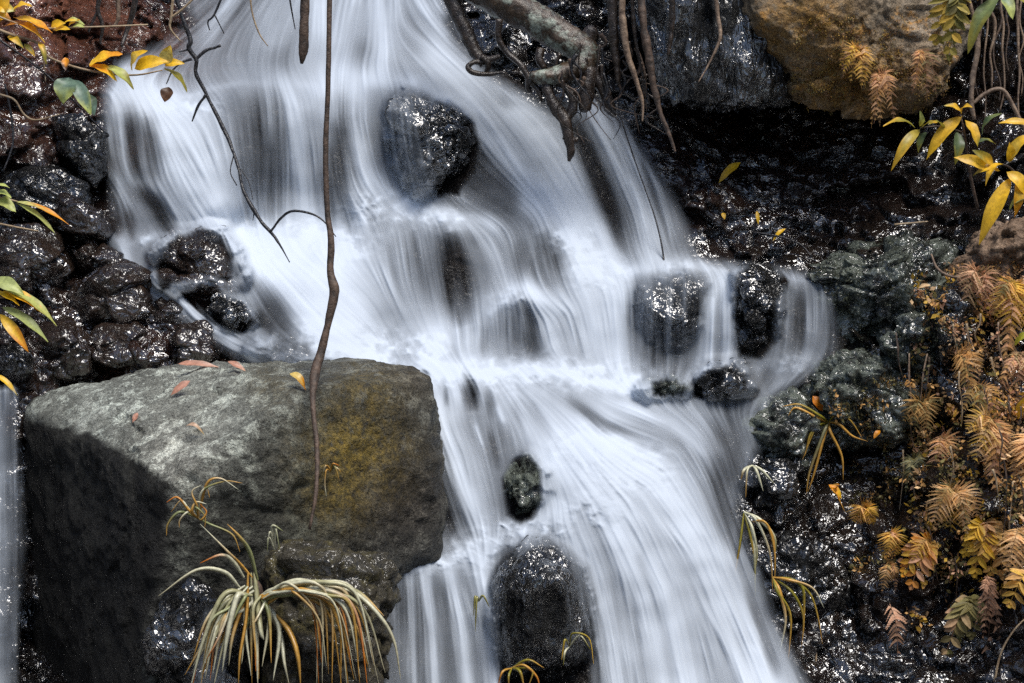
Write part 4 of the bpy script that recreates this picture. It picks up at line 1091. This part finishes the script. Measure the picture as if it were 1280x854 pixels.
# --- yellow-leaved plants at the right edge
t = branch("leafy_plant", (1205, 215, .0), "golden-leaved plant with a dark stem in front of the dark hollow", "plant")
tube("stem", [(1222, 260, .1, 2), (1212, 215, .05, 2), (1205, 165, .0, 1.6), (1200, 142, .0, 1)], M_BARK, t, 6)
tube("twig", [(1203, 165, .0, 1.2), (1175, 158, .0, 1), (1150, 160, .0, .8)], M_BARK, t, 5)
tube("twig", [(1207, 195, .02, 1.2), (1190, 190, .02, .8), (1175, 200, .02, .6)], M_BARK, t, 5)
for b, e, w, c0, c1 in [((1144, 160), (1104, 154), 15, OLI, GOL), ((1150, 162), (1114, 207), 14, (.4, .3, .03), GOL), ((1158, 165), (1148, 189), 11, (.1, .14, .05), OLI), ((1152, 160), (1172, 152), 12, OLI, GOL), ((1203, 145), (1158, 196), 19, GOL, YEL), ((1206, 150), (1222, 182), 18, GOL, OLI), ((1202, 142), (1180, 130), 12, GOL, OLI), ((1202, 140), (1216, 132), 10, GOL, GOL), ((1196, 165), (1194, 202), 15, (.08, .12, .05), OLI), ((1180, 165), (1160, 152), 10, OLI, OLI), ((1150, 158), (1150, 136), 8, OLI, PGR), ((1220, 180), (1245, 178), 12, (.1, .14, .06), OLI)]:
    leaf(t, b, e, w, .0, random.uniform(0, .08), c0, c1, sag=random.uniform(.08, .25), roll=random.uniform(-.5, .5))
t = branch("leafy_plant", (1262, 215, -.2), "bright yellow-leaved plant with big drooping leaves at the right edge", "plant")
tube("stem", [(1300, 260, -.15, 2.4), (1275, 225, -.18, 2), (1260, 208, -.2, 1.4), (1240, 205, -.2, 1)], M_BARK, t, 6)
for b, e, w, c0, c1 in [((1238, 212), (1192, 194), 17, YEL, GOL), ((1242, 206), (1215, 186), 13, GOL, OLI), ((1264, 222), (1224, 302), 21, YEL, GOL), ((1258, 215), (1284, 244), 19, YEL, YEL), ((1260, 202), (1290, 164), 19, (.75, .5, .06), YEL), ((1262, 203), (1262, 176), 13, YEL, GOL), ((1228, 168), (1252, 138), 12, (.14, .2, .08), PGR), ((1290, 156), (1248, 152), 11, GOL, YEL), ((1262, 262), (1290, 246), 15, PGR, (.2, .28, .16)), ((1250, 214), (1216, 216), 14, YEL, OLI), ((1272, 225), (1268, 268), 14, GOL, ORA), ((1255, 205), (1232, 228), 12, YEL, GOL)]:
    leaf(t, b, e, w, -.2, random.uniform(0, .1), c0, c1, sag=random.uniform(.08, .25), roll=random.uniform(-.5, .5))
t = branch("leafy_plant", (1252, -8, .1), "olive-green broad-leaved plant hanging at the top right corner", "plant")
tube("stem", [(1280, -40, .1, 2), (1262, -15, .1, 1.6), (1248, -4, .1, 1)], M_BARK, t, 6)
for b, e, w, c0, c1 in [((1250, -6), (1210, 62), 22, (.16, .2, .07), OLI), ((1252, -6), (1266, 22), 17, (.14, .22, .12), PGR), ((1262, -10), (1292, 12), 14, OLI, OLI), ((1240, -12), (1222, -2), 12, OLI, GOL)]:
    leaf(t, b, e, w, .1, .06, c0, c1, sag=.15, roll=random.uniform(-.4, .4))

# --- ferns
def frond_geo(path, width, c0, c1, pairs=16, lobes=True, seed=0, dead=0.0):
    """a pinnate frond along a 3D path"""
    rg = np.random.default_rng(seed)
    path = catmull(path, 8); n = len(path)
    T = np.gradient(path, axis=0); T /= np.linalg.norm(T, axis=1)[:, None]
    L = np.linalg.norm(np.diff(path, axis=0), axis=1).sum()
    V, F, C = [], [], []
    tv, tf = tube_geo(path, np.linspace(.0022, .0007, n), 4)
    V += list(tv); F += list(tf)
    C += [tuple(np.array(c0) * .55)] * len(tv)
    for i in range(pairs):
        u = .1 + .88 * i / (pairs - 1)
        k = min(n - 1, int(u * (n - 1)))
        p, tg = path[k], T[k]
        view = CAM - p; view /= np.linalg.norm(view)
        side = np.cross(tg, view); side /= np.linalg.norm(side)
        up = np.cross(side, tg)
        ln = width * .5 * (math.sin(math.pi * (u * .82 + .16)) ** .8) * rg.uniform(.85, 1.12)
        pw = L / pairs * (.6 if lobes else .95)
        for s in (-1, 1):
            if rg.random() < dead * .4:
                continue
            d = side * s * rg.uniform(.85, 1.1) + tg * rg.uniform(.35, .8) + up * rg.uniform(-.4, .3) * (1 + dead); d /= np.linalg.norm(d)
            wv = np.cross(d, up); wv /= np.linalg.norm(wv)
            m = rg.uniform(0, 1)
            col = np.array(c0) * (1 - m) + np.array(c1) * m
            col = col * rg.uniform(.7, 1.15)
            if lobes:
                segs = 6
                for q in range(segs):
                    f0 = q / segs; hw = pw * .5 * (1.02 - f0) * 1.5
                    cpt = p + d * ln * f0 + np.array([0, 0, -1]) * ln * .25 * f0 * f0 * (1 + dead)
                    tip = cpt + d * ln * .3
                    b0 = len(V)
                    V += [cpt, cpt + wv * hw + d * ln * .12 + up * .1 * hw, tip + wv * hw * .25, tip - wv * hw * .25, cpt - wv * hw + d * ln * .12 + up * .1 * hw]
                    F += [(b0, b0 + 1, b0 + 2), (b0, b0 + 2, b0 + 3), (b0, b0 + 3, b0 + 4)]
                    C += [tuple(col * .85)] + [tuple(col)] * 4
            else:
                b0 = len(V)
                for q in range(5):
                    f0 = q / 4; hw = pw * .5 * (math.sin(math.pi * (f0 * .86 + .1)))
                    cpt = p + d * ln * f0 + np.array([0, 0, -1]) * ln * .2 * f0 * f0
                    V += [cpt + wv * hw + up * hw * .3, cpt, cpt - wv * hw + up * hw * .3]
                    C += [tuple(col), tuple(col * .85), tuple(col)]
                for q in range(4):
                    a = b0 + q * 3
                    F += [(a, a + 1, a + 4, a + 3), (a + 1, a + 2, a + 5, a + 4)]
    return V, F, C
TAN, PTAN, DRY, FYEL, FOLI = (.86, .48, .16), (.9, .6, .32), (.8, .46, .28), (.88, .55, .08), (.3, .25, .09)
def fern(label, base, fronds, Y, name="fern"):
    t = tag(empty(name, PV(base[0], base[1], Y)), label, "fern")
    b = P(base[0], base[1], Y)
    rg = random.Random(int(base[0] + base[1] * 3))
    more = []
    for k in range(min(5, len(fronds) + 1) if len(fronds) > 1 else 0):
        f = rg.choice(fronds)
        a = rg.uniform(-.5, .5); dx, dy = (f[0] - base[0]) * rg.uniform(.6, 1.25), (f[1] - base[1]) * rg.uniform(.5, 1.3)
        more.append((base[0] + dx * math.cos(a) - dy * math.sin(a), base[1] + abs(dx * math.sin(a) + dy * math.cos(a)) + 4, f[2] * rg.uniform(.5, 1.1), rg.choice([f[3], f[4], DRY, FOLI]), f[4], f[5], min(1, f[6] + rg.uniform(0, .6))))
    for i, (tx, ty, w, c0, c1, lob, dead) in enumerate(list(fronds) + more):
        ln_ = math.hypot(tx - base[0], ty - base[1]); hang = rg.uniform(.05, .45)
        e = P(tx - (tx - base[0]) * hang * .5, ty + ln_ * hang, Y - random.uniform(.01, .1))
        w = w * rg.uniform(.75, 1.25)
        mid = (b + e) / 2 + np.array([0, -.05, .035 + .12 * np.linalg.norm(e - b)])
        V, F, C = frond_geo([b, mid, e], 1.25 * w * PX * (Y + 9) / 9, c0, c1, pairs=17 if lob else 10, lobes=lob, seed=abs(int(tx * 3 + ty + i)), dead=dead)
        child_mesh("frond", V, F, M_FERN, t, C, smooth=False)
    return t
def ford(px, py, off=.06):
    """depth of the visible bank at a pixel, by a ray from the camera"""
    dg = bpy.context.evaluated_depsgraph_get()
    dg.update()
    d = Vector(P(px, py, 0.0) - CAM).normalized()
    ok, loc, *_ = SC.ray_cast(dg, Vector(CAM), d)
    return (loc.y if ok else D(px, py)) - off
FERNS = [
 ("fern with golden fronds hanging at the right edge under the tan stone", (1268, 350), [(1240, 388, 34, FYEL, TAN, 1, 0), (1262, 405, 40, TAN, FYEL, 1, 0), (1290, 395, 36, TAN, PTAN, 1, 0), (1250, 430, 34, PTAN, TAN, 1, .3)]),
 ("dry pinkish fern spilling over the front of the tan stone", (1222, 340), [(1205, 365, 26, DRY, PTAN, 1, .6), (1236, 380, 26, DRY, DRY, 1, .8), (1215, 392, 26, PTAN, DRY, 1, .6), (1195, 350, 20, DRY, PTAN, 1, .5), (1246, 362, 22, DRY, PTAN, 1, .6)]),
 ("tan fern with a single long frond beside the dark upright stone", (1195, 440), [(1216, 476, 26, PTAN, TAN, 1, 0), (1200, 470, 18, TAN, TAN, 1, .3)]),
 ("brown withered fern hanging at the right edge in mid height", (1275, 440), [(1262, 495, 24, DRY, DRY, 1, .9), (1284, 490, 30, DRY, PTAN, 1, .7), (1270, 520, 26, DRY, TAN, 1, .8)]),
 ("small yellow-brown fern low beside the withered fern", (1225, 480), [(1200, 515, 22, TAN, FOLI, 1, .3), (1225, 530, 24, TAN, FYEL, 1, .2), (1245, 515, 22, PTAN, TAN, 1, .2)]),
 ("pale tan fern in the middle of the fern bank", (1240, 525), [(1212, 560, 30, PTAN, FYEL, 1, 0), (1238, 580, 34, PTAN, TAN, 1, 0), (1262, 570, 30, TAN, DRY, 1, .2), (1225, 545, 22, TAN, TAN, 1, 0)]),
 ("golden fern reaching past the right edge below the middle of the bank", (1285, 540), [(1262, 590, 34, PTAN, TAN, 1, 0), (1275, 620, 34, TAN, PTAN, 1, .1), (1296, 600, 30, TAN, TAN, 1, 0)]),
 ("broad cluster of tan ferns in the lower fern bank", (1190, 610), [(1160, 640, 32, PTAN, TAN, 1, 0), (1180, 655, 34, PTAN, FYEL, 1, 0), (1205, 650, 34, TAN, PTAN, 1, 0), (1170, 625, 28, TAN, FOLI, 1, 0), (1225, 640, 32, PTAN, TAN, 1, 0)]),
 ("golden orange ladder-leaved fern left of the tan cluster", (1165, 675), [(1124, 716, 34, FYEL, ORA, 0, 0), (1150, 720, 22, FYEL, TAN, 0, 0), (1135, 690, 24, TAN, FYEL, 1, 0)]),
 ("bright yellow ladder-leaved fern at the centre of the lower fern bank", (1232, 650), [(1214, 708, 50, FYEL, YEL, 0, 0), (1240, 700, 38, FYEL, TAN, 0, 0), (1200, 690, 30, FYEL, YEL, 0, 0)]),
 ("tan fern with overlapping fronds at the right edge low in the bank", (1272, 660), [(1256, 710, 36, PTAN, TAN, 1, 0), (1280, 700, 36, TAN, PTAN, 1, 0), (1290, 720, 32, PTAN, PTAN, 1, 0)]),
 ("single yellow fern frond drooping at the lower right edge", (1285, 715), [(1258, 756, 36, FYEL, TAN, 0, 0)]),
 ("olive-green fern frond hanging low in the dark bank", (1212, 745), [(1196, 796, 34, FOLI, (.3, .26, .08), 0, 0), (1214, 785, 24, FOLI, FOLI, 0, 0)]),
 ("withered brown fern strip hanging in the dark lower bank", (1112, 755), [(1124, 818, 20, DRY, DRY, 1, .9)]),
 ("long dry fern strand hanging near the lower right edge", (1234, 720), [(1228, 790, 18, (.2, .11, .07), DRY, 1, .9), (1232, 846, 18, (.2, .11, .07), DRY, 1, .9)]),
 ("small golden fern left of the fern bank beside bare dark soil", (1112, 665), [(1102, 690, 24, FYEL, TAN, 1, 0), (1120, 688, 22, TAN, FYEL, 1, 0)]),
 ("tiny tan fern standing alone above the withered brown strip", (1110, 705), [(1100, 730, 20, PTAN, TAN, 1, 0), (1116, 730, 16, TAN, TAN, 1, 0)]),
 ("pale grey-green fern on the dark soil left of the tan cluster", (1140, 572), [(1128, 600, 22, (.22, .24, .15), FOLI, 1, 0), (1150, 590, 20, (.2, .22, .14), FOLI, 1, 0)]),
 ("small mustard fern under the grey-green fern", (1080, 635), [(1065, 648, 22, FYEL, TAN, 1, 0), (1088, 650, 20, TAN, FYEL, 1, 0)]),
 ("olive fern on the mossy stones above the dark soil", (1150, 500), [(1128, 525, 22, FOLI, TAN, 1, .2), (1160, 535, 22, TAN, FOLI, 1, .2), (1172, 515, 20, TAN, FOLI, 1, 0)]),
 ("drooping tan fern between the stones and the fern bank", (1175, 545), [(1165, 580, 24, TAN, DRY, 1, .2), (1190, 585, 26, TAN, PTAN, 1, .1), (1205, 570, 22, DRY, TAN, 1, .3)]),
]
for lab, base, fr in FERNS:
    fern(lab, base, fr, ford(base[0], base[1], .09))
t = fern("yellow-green fern frond hanging from the top at the right beside the roots", (1196, -14), [(1166, 52, 34, (.34, .3, .06), FYEL, 0, 0), (1186, 40, 24, (.28, .26, .06), FOLI, 0, 0)], .3)
fern("dry golden fern dangling from the lip of the ochre overhang", (1075, 62), [(1082, 105, 20, FYEL, PTAN, 1, .3), (1062, 100, 18, TAN, FYEL, 1, .3), (1045, 75, 16, FYEL, TAN, 1, 0)], ford(1075, 62, .03))
fern("small tan fern dangling at the bottom of the ochre overhang", (1098, 92), [(1100, 140, 20, PTAN, TAN, 1, .4), (1088, 125, 16, TAN, DRY, 1, .3), (1112, 122, 18, DRY, TAN, 1, .5)], ford(1098, 92, .03))
fern("brownish fern at the right end of the ochre overhang", (1150, 62), [(1138, 105, 18, DRY, TAN, 1, .6), (1160, 112, 18, DRY, FOLI, 1, .5)], ford(1150, 62, .03))

# dry stems trailing down the fern bank
rg = random.Random(31)
for k in range(26):
    x0, y0 = rg.uniform(1120, 1284), rg.uniform(380, 700)
    Y0 = ford(x0, y0, .05); ln = rg.uniform(40, 130); bend = rg.uniform(-.25, .25)
    pts = [(x0 + bend * ln * q / 4 + rg.uniform(-3, 3), y0 + ln * q / 4, Y0 - .02 * math.sin(q) - .05, rg.uniform(.7, 1.5) * (1.1 - .16 * q)) for q in range(5)]
    tag(tube("dry_stem", pts, rg.choice([M_ROOT, M_BARK, M_STRAW, M_BARK]), sides=5, knob=.2), "thin dry stem trailing down the fern bank at the right", "stem", "dry stems trailing among the ferns")
# --- moss and small weeds covering the bank: nobody could count them
def ground_cover(name, region, count, cols, size, seed, label=None):
    rg = np.random.default_rng(seed)
    V, F, C = [], [], []
    dg = bpy.context.evaluated_depsgraph_get(); dg.update()
    made = 0
    while made < count:
        x, y = rg.uniform(region[0], region[2]), rg.uniform(region[1], region[3])
        cl = fbm(np.array([x, y, seed * 10.0]) / 38.0, 3)
        if cl < rg.uniform(-.1, .45):
            made += .12
            continue
        d = Vector(P(x, y, 0.0) - CAM).normalized()
        ok, loc, nor, idx, ob, _ = SC.ray_cast(dg, Vector(CAM), d)
        if not ok or ob.name.startswith(("water", "leaf", "frond", "fern")):
            made += .2
            continue
        p = np.array(loc) + np.array(nor) * .004
        c = np.array(cols[rg.integers(len(cols))]) * rg.uniform(.6, 1.25)
        for _ in range(rg.integers(3, 7)):
            dr = rg.normal(size=3) + np.array(nor) * 1.2 + np.array([0, 0, -.5]); dr /= np.linalg.norm(dr)
            s = rg.uniform(.5, 1.3) * size
            sd = np.cross(dr, rg.normal(size=3)); sd /= np.linalg.norm(sd)
            q = p + rg.normal(size=3) * size * .5
            b0 = len(V)
            V += [q, q + dr * s * .5 + sd * s * .28, q + dr * s, q + dr * s * .5 - sd * s * .28]
            F.append((b0, b0 + 1, b0 + 2, b0 + 3)); C += [tuple(c * .8)] + [tuple(c)] * 3
        made += 1
    o = child_mesh(name, V, F, M_FERN, None, C, smooth=False)
    o["kind"] = "stuff"
    return o
ground_cover("moss", (990, 20, 1190, 140), 1500, [(.4, .24, .07), (.45, .28, .05), (.24, .15, .04), FOLI, (.3, .17, .09)], .0105, 3)
ground_cover("ground_cover", (1040, 470, 1290, 720), 950, [(.1, .085, .03), FOLI, TAN, (.07, .06, .03), (.2, .13, .05)], .022, 4)
ground_cover("ground_cover", (1180, 330, 1290, 560), 500, [DRY, PTAN, TAN, (.2, .11, .05)], .02, 5)
ground_cover("ground_cover", (1140, 340, 1292, 780), 700, [DRY, PTAN, TAN, FYEL, (.2, .11, .05), FOLI], .03, 8)
ground_cover("moss", (985, 300, 1200, 520), 700, [(.05, .055, .03), (.08, .09, .055), (.03, .035, .02), (.11, .12, .08)], .013, 6)

# --- grass tussock and smaller tufts
PALE, DRYO, GRN, TIP = (.72, .7, .5), (.62, .34, .07), (.3, .32, .14), (.66, .2, .02)
def blade(parent, pts, w, c0, c1, name="blade", twist=0.0, n=7):
    c = catmull(pts, n)
    path = P(c[:, 0], c[:, 1], c[:, 2])
    m = len(path)
    T = np.gradient(path, axis=0); T /= np.linalg.norm(T, axis=1)[:, None]
    V, F, C = [], [], []
    ph = random.uniform(0, 6)
    for k in range(m):
        u = k / (m - 1)
        view = CAM - path[k]; view /= np.linalg.norm(view)
        sd = np.cross(T[k], view + np.array([.25 * math.sin(ph), 0, .5 * math.cos(ph)])); sd /= np.linalg.norm(sd)
        up = np.cross(sd, T[k])
        a = twist * (u - .3)
        sd, up = sd * math.cos(a) + up * math.sin(a), up * math.cos(a) - sd * math.sin(a)
        hw = .5 * w * PX * (c[k, 2] + 9) / 9 * min(1, .45 + u * 2) * (1 - u ** 3) + .0006
        V += [path[k] - sd * hw, path[k] + up * hw * .5, path[k] + sd * hw, path[k] - up * .0012]
        mm = max(0, min(1, (u - .45) * 2.2))
        col = [x * (1 - mm) + y * mm for x, y in zip(c0, c1)]
        C += [tuple(col), tuple(x * .8 for x in col), tuple(col), tuple(x * .6 for x in col)]
    for k in range(m - 1):
        for j in range(4):
            a, b = k * 4 + j, k * 4 + (j + 1) % 4
            F.append((a, b, b + 4, a + 4))
    return child_mesh(name, V, F, M_GRASS, parent, C)
YT = -1.14
t = tag(empty("grass_tussock", PV(318, 735, YT)), "large drooping tussock of pale and orange grass at the foot of the big boulder", "grass")
tube("root_crown", [(317, 722, YT + .06, 3), (318, 732, YT + .06, 7), (320, 748, YT + .07, 9), (322, 765, YT + .1, 6)], M_BARK, t, 9, .3)
rg = random.Random(5)
BL = [[(320, 728), (300, 705), (285, 690), (250, 655)], [(322, 725), (312, 690), (300, 672), (284, 655)], [(305, 722), (290, 700), (275, 694), (250, 704)], [(300, 735), (280, 715), (245, 713), (198, 745)],
      [(314, 716), (314, 760), (314, 800), (315, 856)], [(318, 716), (322, 760), (326, 790), (330, 800)], [(310, 716), (308, 770), (300, 820), (298, 856)], [(338, 738), (330, 755), (320, 775), (312, 785)],
      [(408, 735), (440, 740), (470, 765), (492, 800), (501, 850)], [(420, 730), (450, 742), (480, 770)], [(345, 768), (362, 790), (372, 820), (376, 860)], [(342, 765), (352, 800), (356, 830), (362, 858)]]
for _ in range(30):
    ax, ay = rg.uniform(362, 412), rg.uniform(726, 745)
    ex = ax + rg.uniform(22, 78); BL.append([(330 + rg.uniform(-6, 10), 750 + rg.uniform(-8, 8)), (350 + rg.uniform(-6, 6), (750 + ay) / 2 - 4), (ax, ay), ((ax + ex) / 2 + 10, ay + rg.uniform(14, 34)), (ex, rg.uniform(800, 872))])
for _ in range(22):
    ax = rg.uniform(268, 300); ex = ax - rg.uniform(8, 46)
    BL.append([(312 + rg.uniform(-6, 6), 738 + rg.uniform(-8, 14)), (ax + 6, rg.uniform(742, 765)), ((ax + ex) / 2, rg.uniform(775, 805)), (ex, rg.uniform(820, 868))])
for _ in range(9):
    ax = rg.uniform(300, 350)
    BL.append([(318 + rg.uniform(-6, 12), 745), (ax, rg.uniform(765, 790)), (ax + rg.uniform(-10, 10), rg.uniform(825, 866))])
for i, b in enumerate(BL):
    z0 = rg.uniform(-.02, .05)
    pts = [(x, y, YT - z0 - .10 * min(1, k / 2)) for k, (x, y) in enumerate(b)]
    c0 = rg.choice([PALE, PALE, (.42, .4, .22), DRYO, GRN]); c1 = rg.choice([TIP, DRYO, PALE, DRYO, (.6, .55, .36)])
    blade(t, pts, rg.uniform(4, 9), c0, c1, twist=rg.uniform(-.8, .8))
def tuft(label, base, blades, Y, cols, w=4.0, name="grass_tuft", dz=.05):
    t = tag(empty(name, PV(base[0], base[1], Y)), label, "grass")
    for b in blades:
        pts = [(base[0], base[1], Y)] + [(x, y, Y - dz) for x, y in b]
        c0, c1 = rg.choice(cols)
        blade(t, pts, .78 * w * rg.uniform(.7, 1.2), c0, c1, twist=rg.uniform(-.6, .6))
    return t
GC = [(PALE, DRYO), (DRYO, TIP), (GRN, DRYO), (DRYO, PALE)]
YS = ford(228, 640, .05)
t = tuft("leaning grass sprig with orange tips against the front of the big boulder", (248, 648), [[(238, 640), (222, 622), (208, 628)], [(236, 640), (225, 650), (224, 660)], [(252, 650), (258, 640), (250, 630)], [(240, 640), (245, 628), (258, 630)], [(235, 635), (226, 626), (214, 640)], [(246, 632), (240, 615), (252, 606)], [(252, 615), (280, 602), (303, 604)], [(258, 606), (275, 598), (298, 612)], [(250, 620), (258, 610), (262, 622)], [(244, 634), (256, 645), (256, 660)], [(225, 640), (210, 655), (208, 670)], [(262, 655), (290, 668), (300, 690)]], YS - .02, GC, 4)
tuft("tiny orange grass sprig on the yellow-mossed side of the big boulder", (414, 590), [[(408, 582), (404, 590)], [(420, 585), (426, 590)], [(418, 583), (424, 600)], [(408, 588), (406, 605), (408, 620)], [(416, 580), (424, 582)]], ford(414, 590, .03), GC, 3.4)
tuft("small pale curled tuft on the boulder right above the large tussock", (343, 688), [[(338, 665), (334, 680)], [(344, 660), (350, 690)], [(340, 658), (354, 664)], [(336, 672), (334, 690)]], ford(343, 688, .04), [(PALE, PALE), (PALE, GRN)], 4)
tuft("grass tuft with arching blades below the orange leaf on the right bank", (1036, 528), [[(1015, 540), (1006, 570)], [(1020, 535), (1003, 575)], [(1030, 545), (1018, 590), (1010, 615)], [(1044, 520), (1062, 525), (1078, 548)], [(1025, 520), (1000, 506), (978, 508)], [(1038, 540), (1052, 570), (1054, 600)], [(1048, 530), (1065, 545), (1085, 552)], [(1020, 522), (995, 510), (985, 520)], [(1030, 540), (1012, 590), (1008, 618)]], ford(1036, 528, .07), [(OLI, DRYO), (DRYO, DRYO), ((.3, .28, .14), DRYO)], 5)
tuft("short pale tuft on the wet rock at the right lip of the lower fall", (940, 582), [[(934, 590), (932, 622)], [(946, 590), (954, 614)], [(952, 588), (968, 605)], [(930, 588), (926, 600)]], ford(940, 582, .05), [(PALE, DRYO), (PALE, PALE)], 5)
tuft("wet grass tuft dragged down by the right side of the lower fall", (930, 640), [[(940, 660), (946, 690), (944, 715)], [(938, 670), (945, 710)], [(925, 680), (918, 720)], [(942, 680), (944, 745)], [(950, 650), (968, 672), (968, 700)], [(945, 650), (962, 690), (966, 740)]], ford(930, 650, .06), [(PALE, OLI), (OLI, DRYO), (PALE, DRYO)], 5.5)
tuft("long orange-edged grass blades arching over black rock right of the lower fall", (966, 722), [[(990, 724), (1012, 742), (1022, 770), (1028, 805)], [(975, 740), (982, 775), (975, 815)], [(990, 740), (1004, 770), (1002, 810)], [(985, 725), (1015, 735), (1030, 760)], [(972, 740), (988, 770), (985, 830)], [(1000, 730), (1005, 760), (1003, 800)]], ford(975, 725, .08), [(OLI, DRYO), (DRYO, PALE), (DRYO, DRYO)], 5)
tuft("single arching orange blade at the edge of the lower fall", (940, 652), [[(955, 652), (966, 670), (970, 700)], [(958, 655), (968, 690), (968, 740)]], ford(945, 655, .1), [(DRYO, DRYO)], 4.5)
tuft("half-drowned grass tuft at the foot of the upright ribbed rock", (640, 835), [[(628, 840), (622, 858)], [(655, 832), (670, 845), (675, 860)], [(650, 840), (655, 860)], [(660, 825), (680, 835)], [(636, 845), (636, 860)], [(665, 838), (660, 860)]], ford(640, 835, .06), [(OLI, DRYO), (DRYO, TIP), (PALE, DRYO)], 5)
tuft("small yellow tuft on the right side of the upright ribbed rock", (712, 808), [[(725, 795), (738, 812)], [(706, 800), (702, 825)], [(716, 792), (736, 798), (742, 830)], [(706, 815), (704, 832)]], ford(712, 808, .05), [(OLI, FYEL), (PALE, OLI)], 4)
tuft("small yellow-green tuft in the water left of the upright ribbed rock", (598, 752), [[(596, 748), (594, 790)], [(604, 745), (612, 760)], [(594, 746), (592, 770)]], ford(598, 752, .05), [((.4, .38, .14), OLI)], 4)
tuft("small dry sprig on the dark soil right of the long orange blades", (1045, 610), [[(1040, 612), (1052, 624)], [(1048, 606), (1040, 606)], [(1046, 618), (1056, 640)]], ford(1045, 610, .04), [(ORA, DRYO)], 4)

# --- single leaves lying about
def lie(b, t, w, label, **kw):
    Y = min(ford(b[0], b[1], .012), ford(t[0], t[1], .012))
    return single_leaf(b, t, w, Y, label, **kw)
lie((222, 455), (275, 458), 10, "long pinkish dry leaf lying on the top edge of the big boulder", c0=PNK, c1=(.6, .36, .26), sag=.06, dY=.0)
lie((285, 452), (307, 463), 9, "short pink leaf at the right end of the long pinkish leaf", c0=PNK, c1=DRY, sag=.06)
lie((238, 476), (213, 494), 11, "pink pointed leaf lying on the pale top of the big boulder", c0=(.55, .28, .2), c1=PNK, sag=.05)
lie((232, 533), (256, 540), 6, "curled pale pink leaf on the front slope of the big boulder", c0=(.55, .36, .24), c1=(.4, .3, .12), sag=.35)
lie((172, 516), (166, 528), 7, "tiny pink leaf stuck low on the pale side of the big boulder", c0=PNK, sag=.05)
lie((362, 467), (382, 484), 11, "yellow and orange curled leaf beside the vine on the big boulder", c0=(.7, .5, .14), c1=ORA, sag=.3)
lie((926, 203), (898, 228), 12, "bright yellow leaf hanging in the dark hollow", c0=YEL, c1=GOL, sag=.1)
lie((1016, 495), (1028, 514), 13, "glowing orange leaf on the tuft beside the flat black stone", c0=(.8, .25, .01), c1=(.75, .2, .01), sag=.08)
lie((1036, 606), (1052, 622), 10, "orange leaf on the dark soil right of the lower fall", c0=ORA, c1=YEL, sag=.15)
lie((982, 286), (966, 300), 6, "small yellow leaf at the bottom of the dark hollow", c0=YEL, sag=.15)
lie((946, 264), (948, 280), 5, "tiny yellow leaf in the lower left of the dark hollow", c0=YEL, sag=.1)
lie((903, 266), (906, 274), 6, "tiny golden leaf at the water's edge in the dark hollow", c0=GOL, sag=.1)
lie((1148, 360), (1164, 356), 7, "small tan leaf lying on the bank left of the tan stone", c0=PTAN, sag=.1)
lie((1268, 432), (1292, 412), 12, "yellow-green leaf among the ferns at the right edge", c0=(.55, .52, .05), c1=PGR, sag=.1, dY=.06)
lie((1272, 524), (1292, 490), 16, "golden leaf among the ferns low at the right edge", c0=GOL, c1=YEL, sag=.1, dY=.06)
lie((1100, 538), (1092, 548), 7, "small orange leaf stuck on the layered mossy stone", c0=ORA, sag=.1)
twig([(1164, 318, .3, 1.2), (1172, 336, .25, 1.6), (1190, 346, .22, 1.6), (1212, 345, .2, 1.4)], M_ROOT, "bent orange-brown twig lying left of the tan stone")
twig([(940, 290, .9, 1.2), (975, 296, .85, 1.2), (1000, 305, .8, 1.0), (1015, 321, .75, .8)], M_TWIG, "thin dead twig lying at the mouth of the dark hollow", [[(990, 302, .82, 1), (1008, 288, .82, .6)]])
twig([(1118, 281, .7, 1.4), (1140, 279, .7, 1.2), (1160, 277, .7, .8)], M_STRAW, "short pale stick in the back of the dark hollow")
twig([(1020, 800, -.3, 1.2), (1020, 830, -.32, 1.2), (1019, 870, -.34, 1.0)], M_STRAW, "pale upright stalk in front of the dark lower right bank")
twig([(1240, 870, -.6, 1.6), (1250, 820, -.6, 1.4), (1266, 790, -.6, 1.2), (1285, 770, -.6, 1)], M_STRAW, "thin curved stalk at the lower right corner")
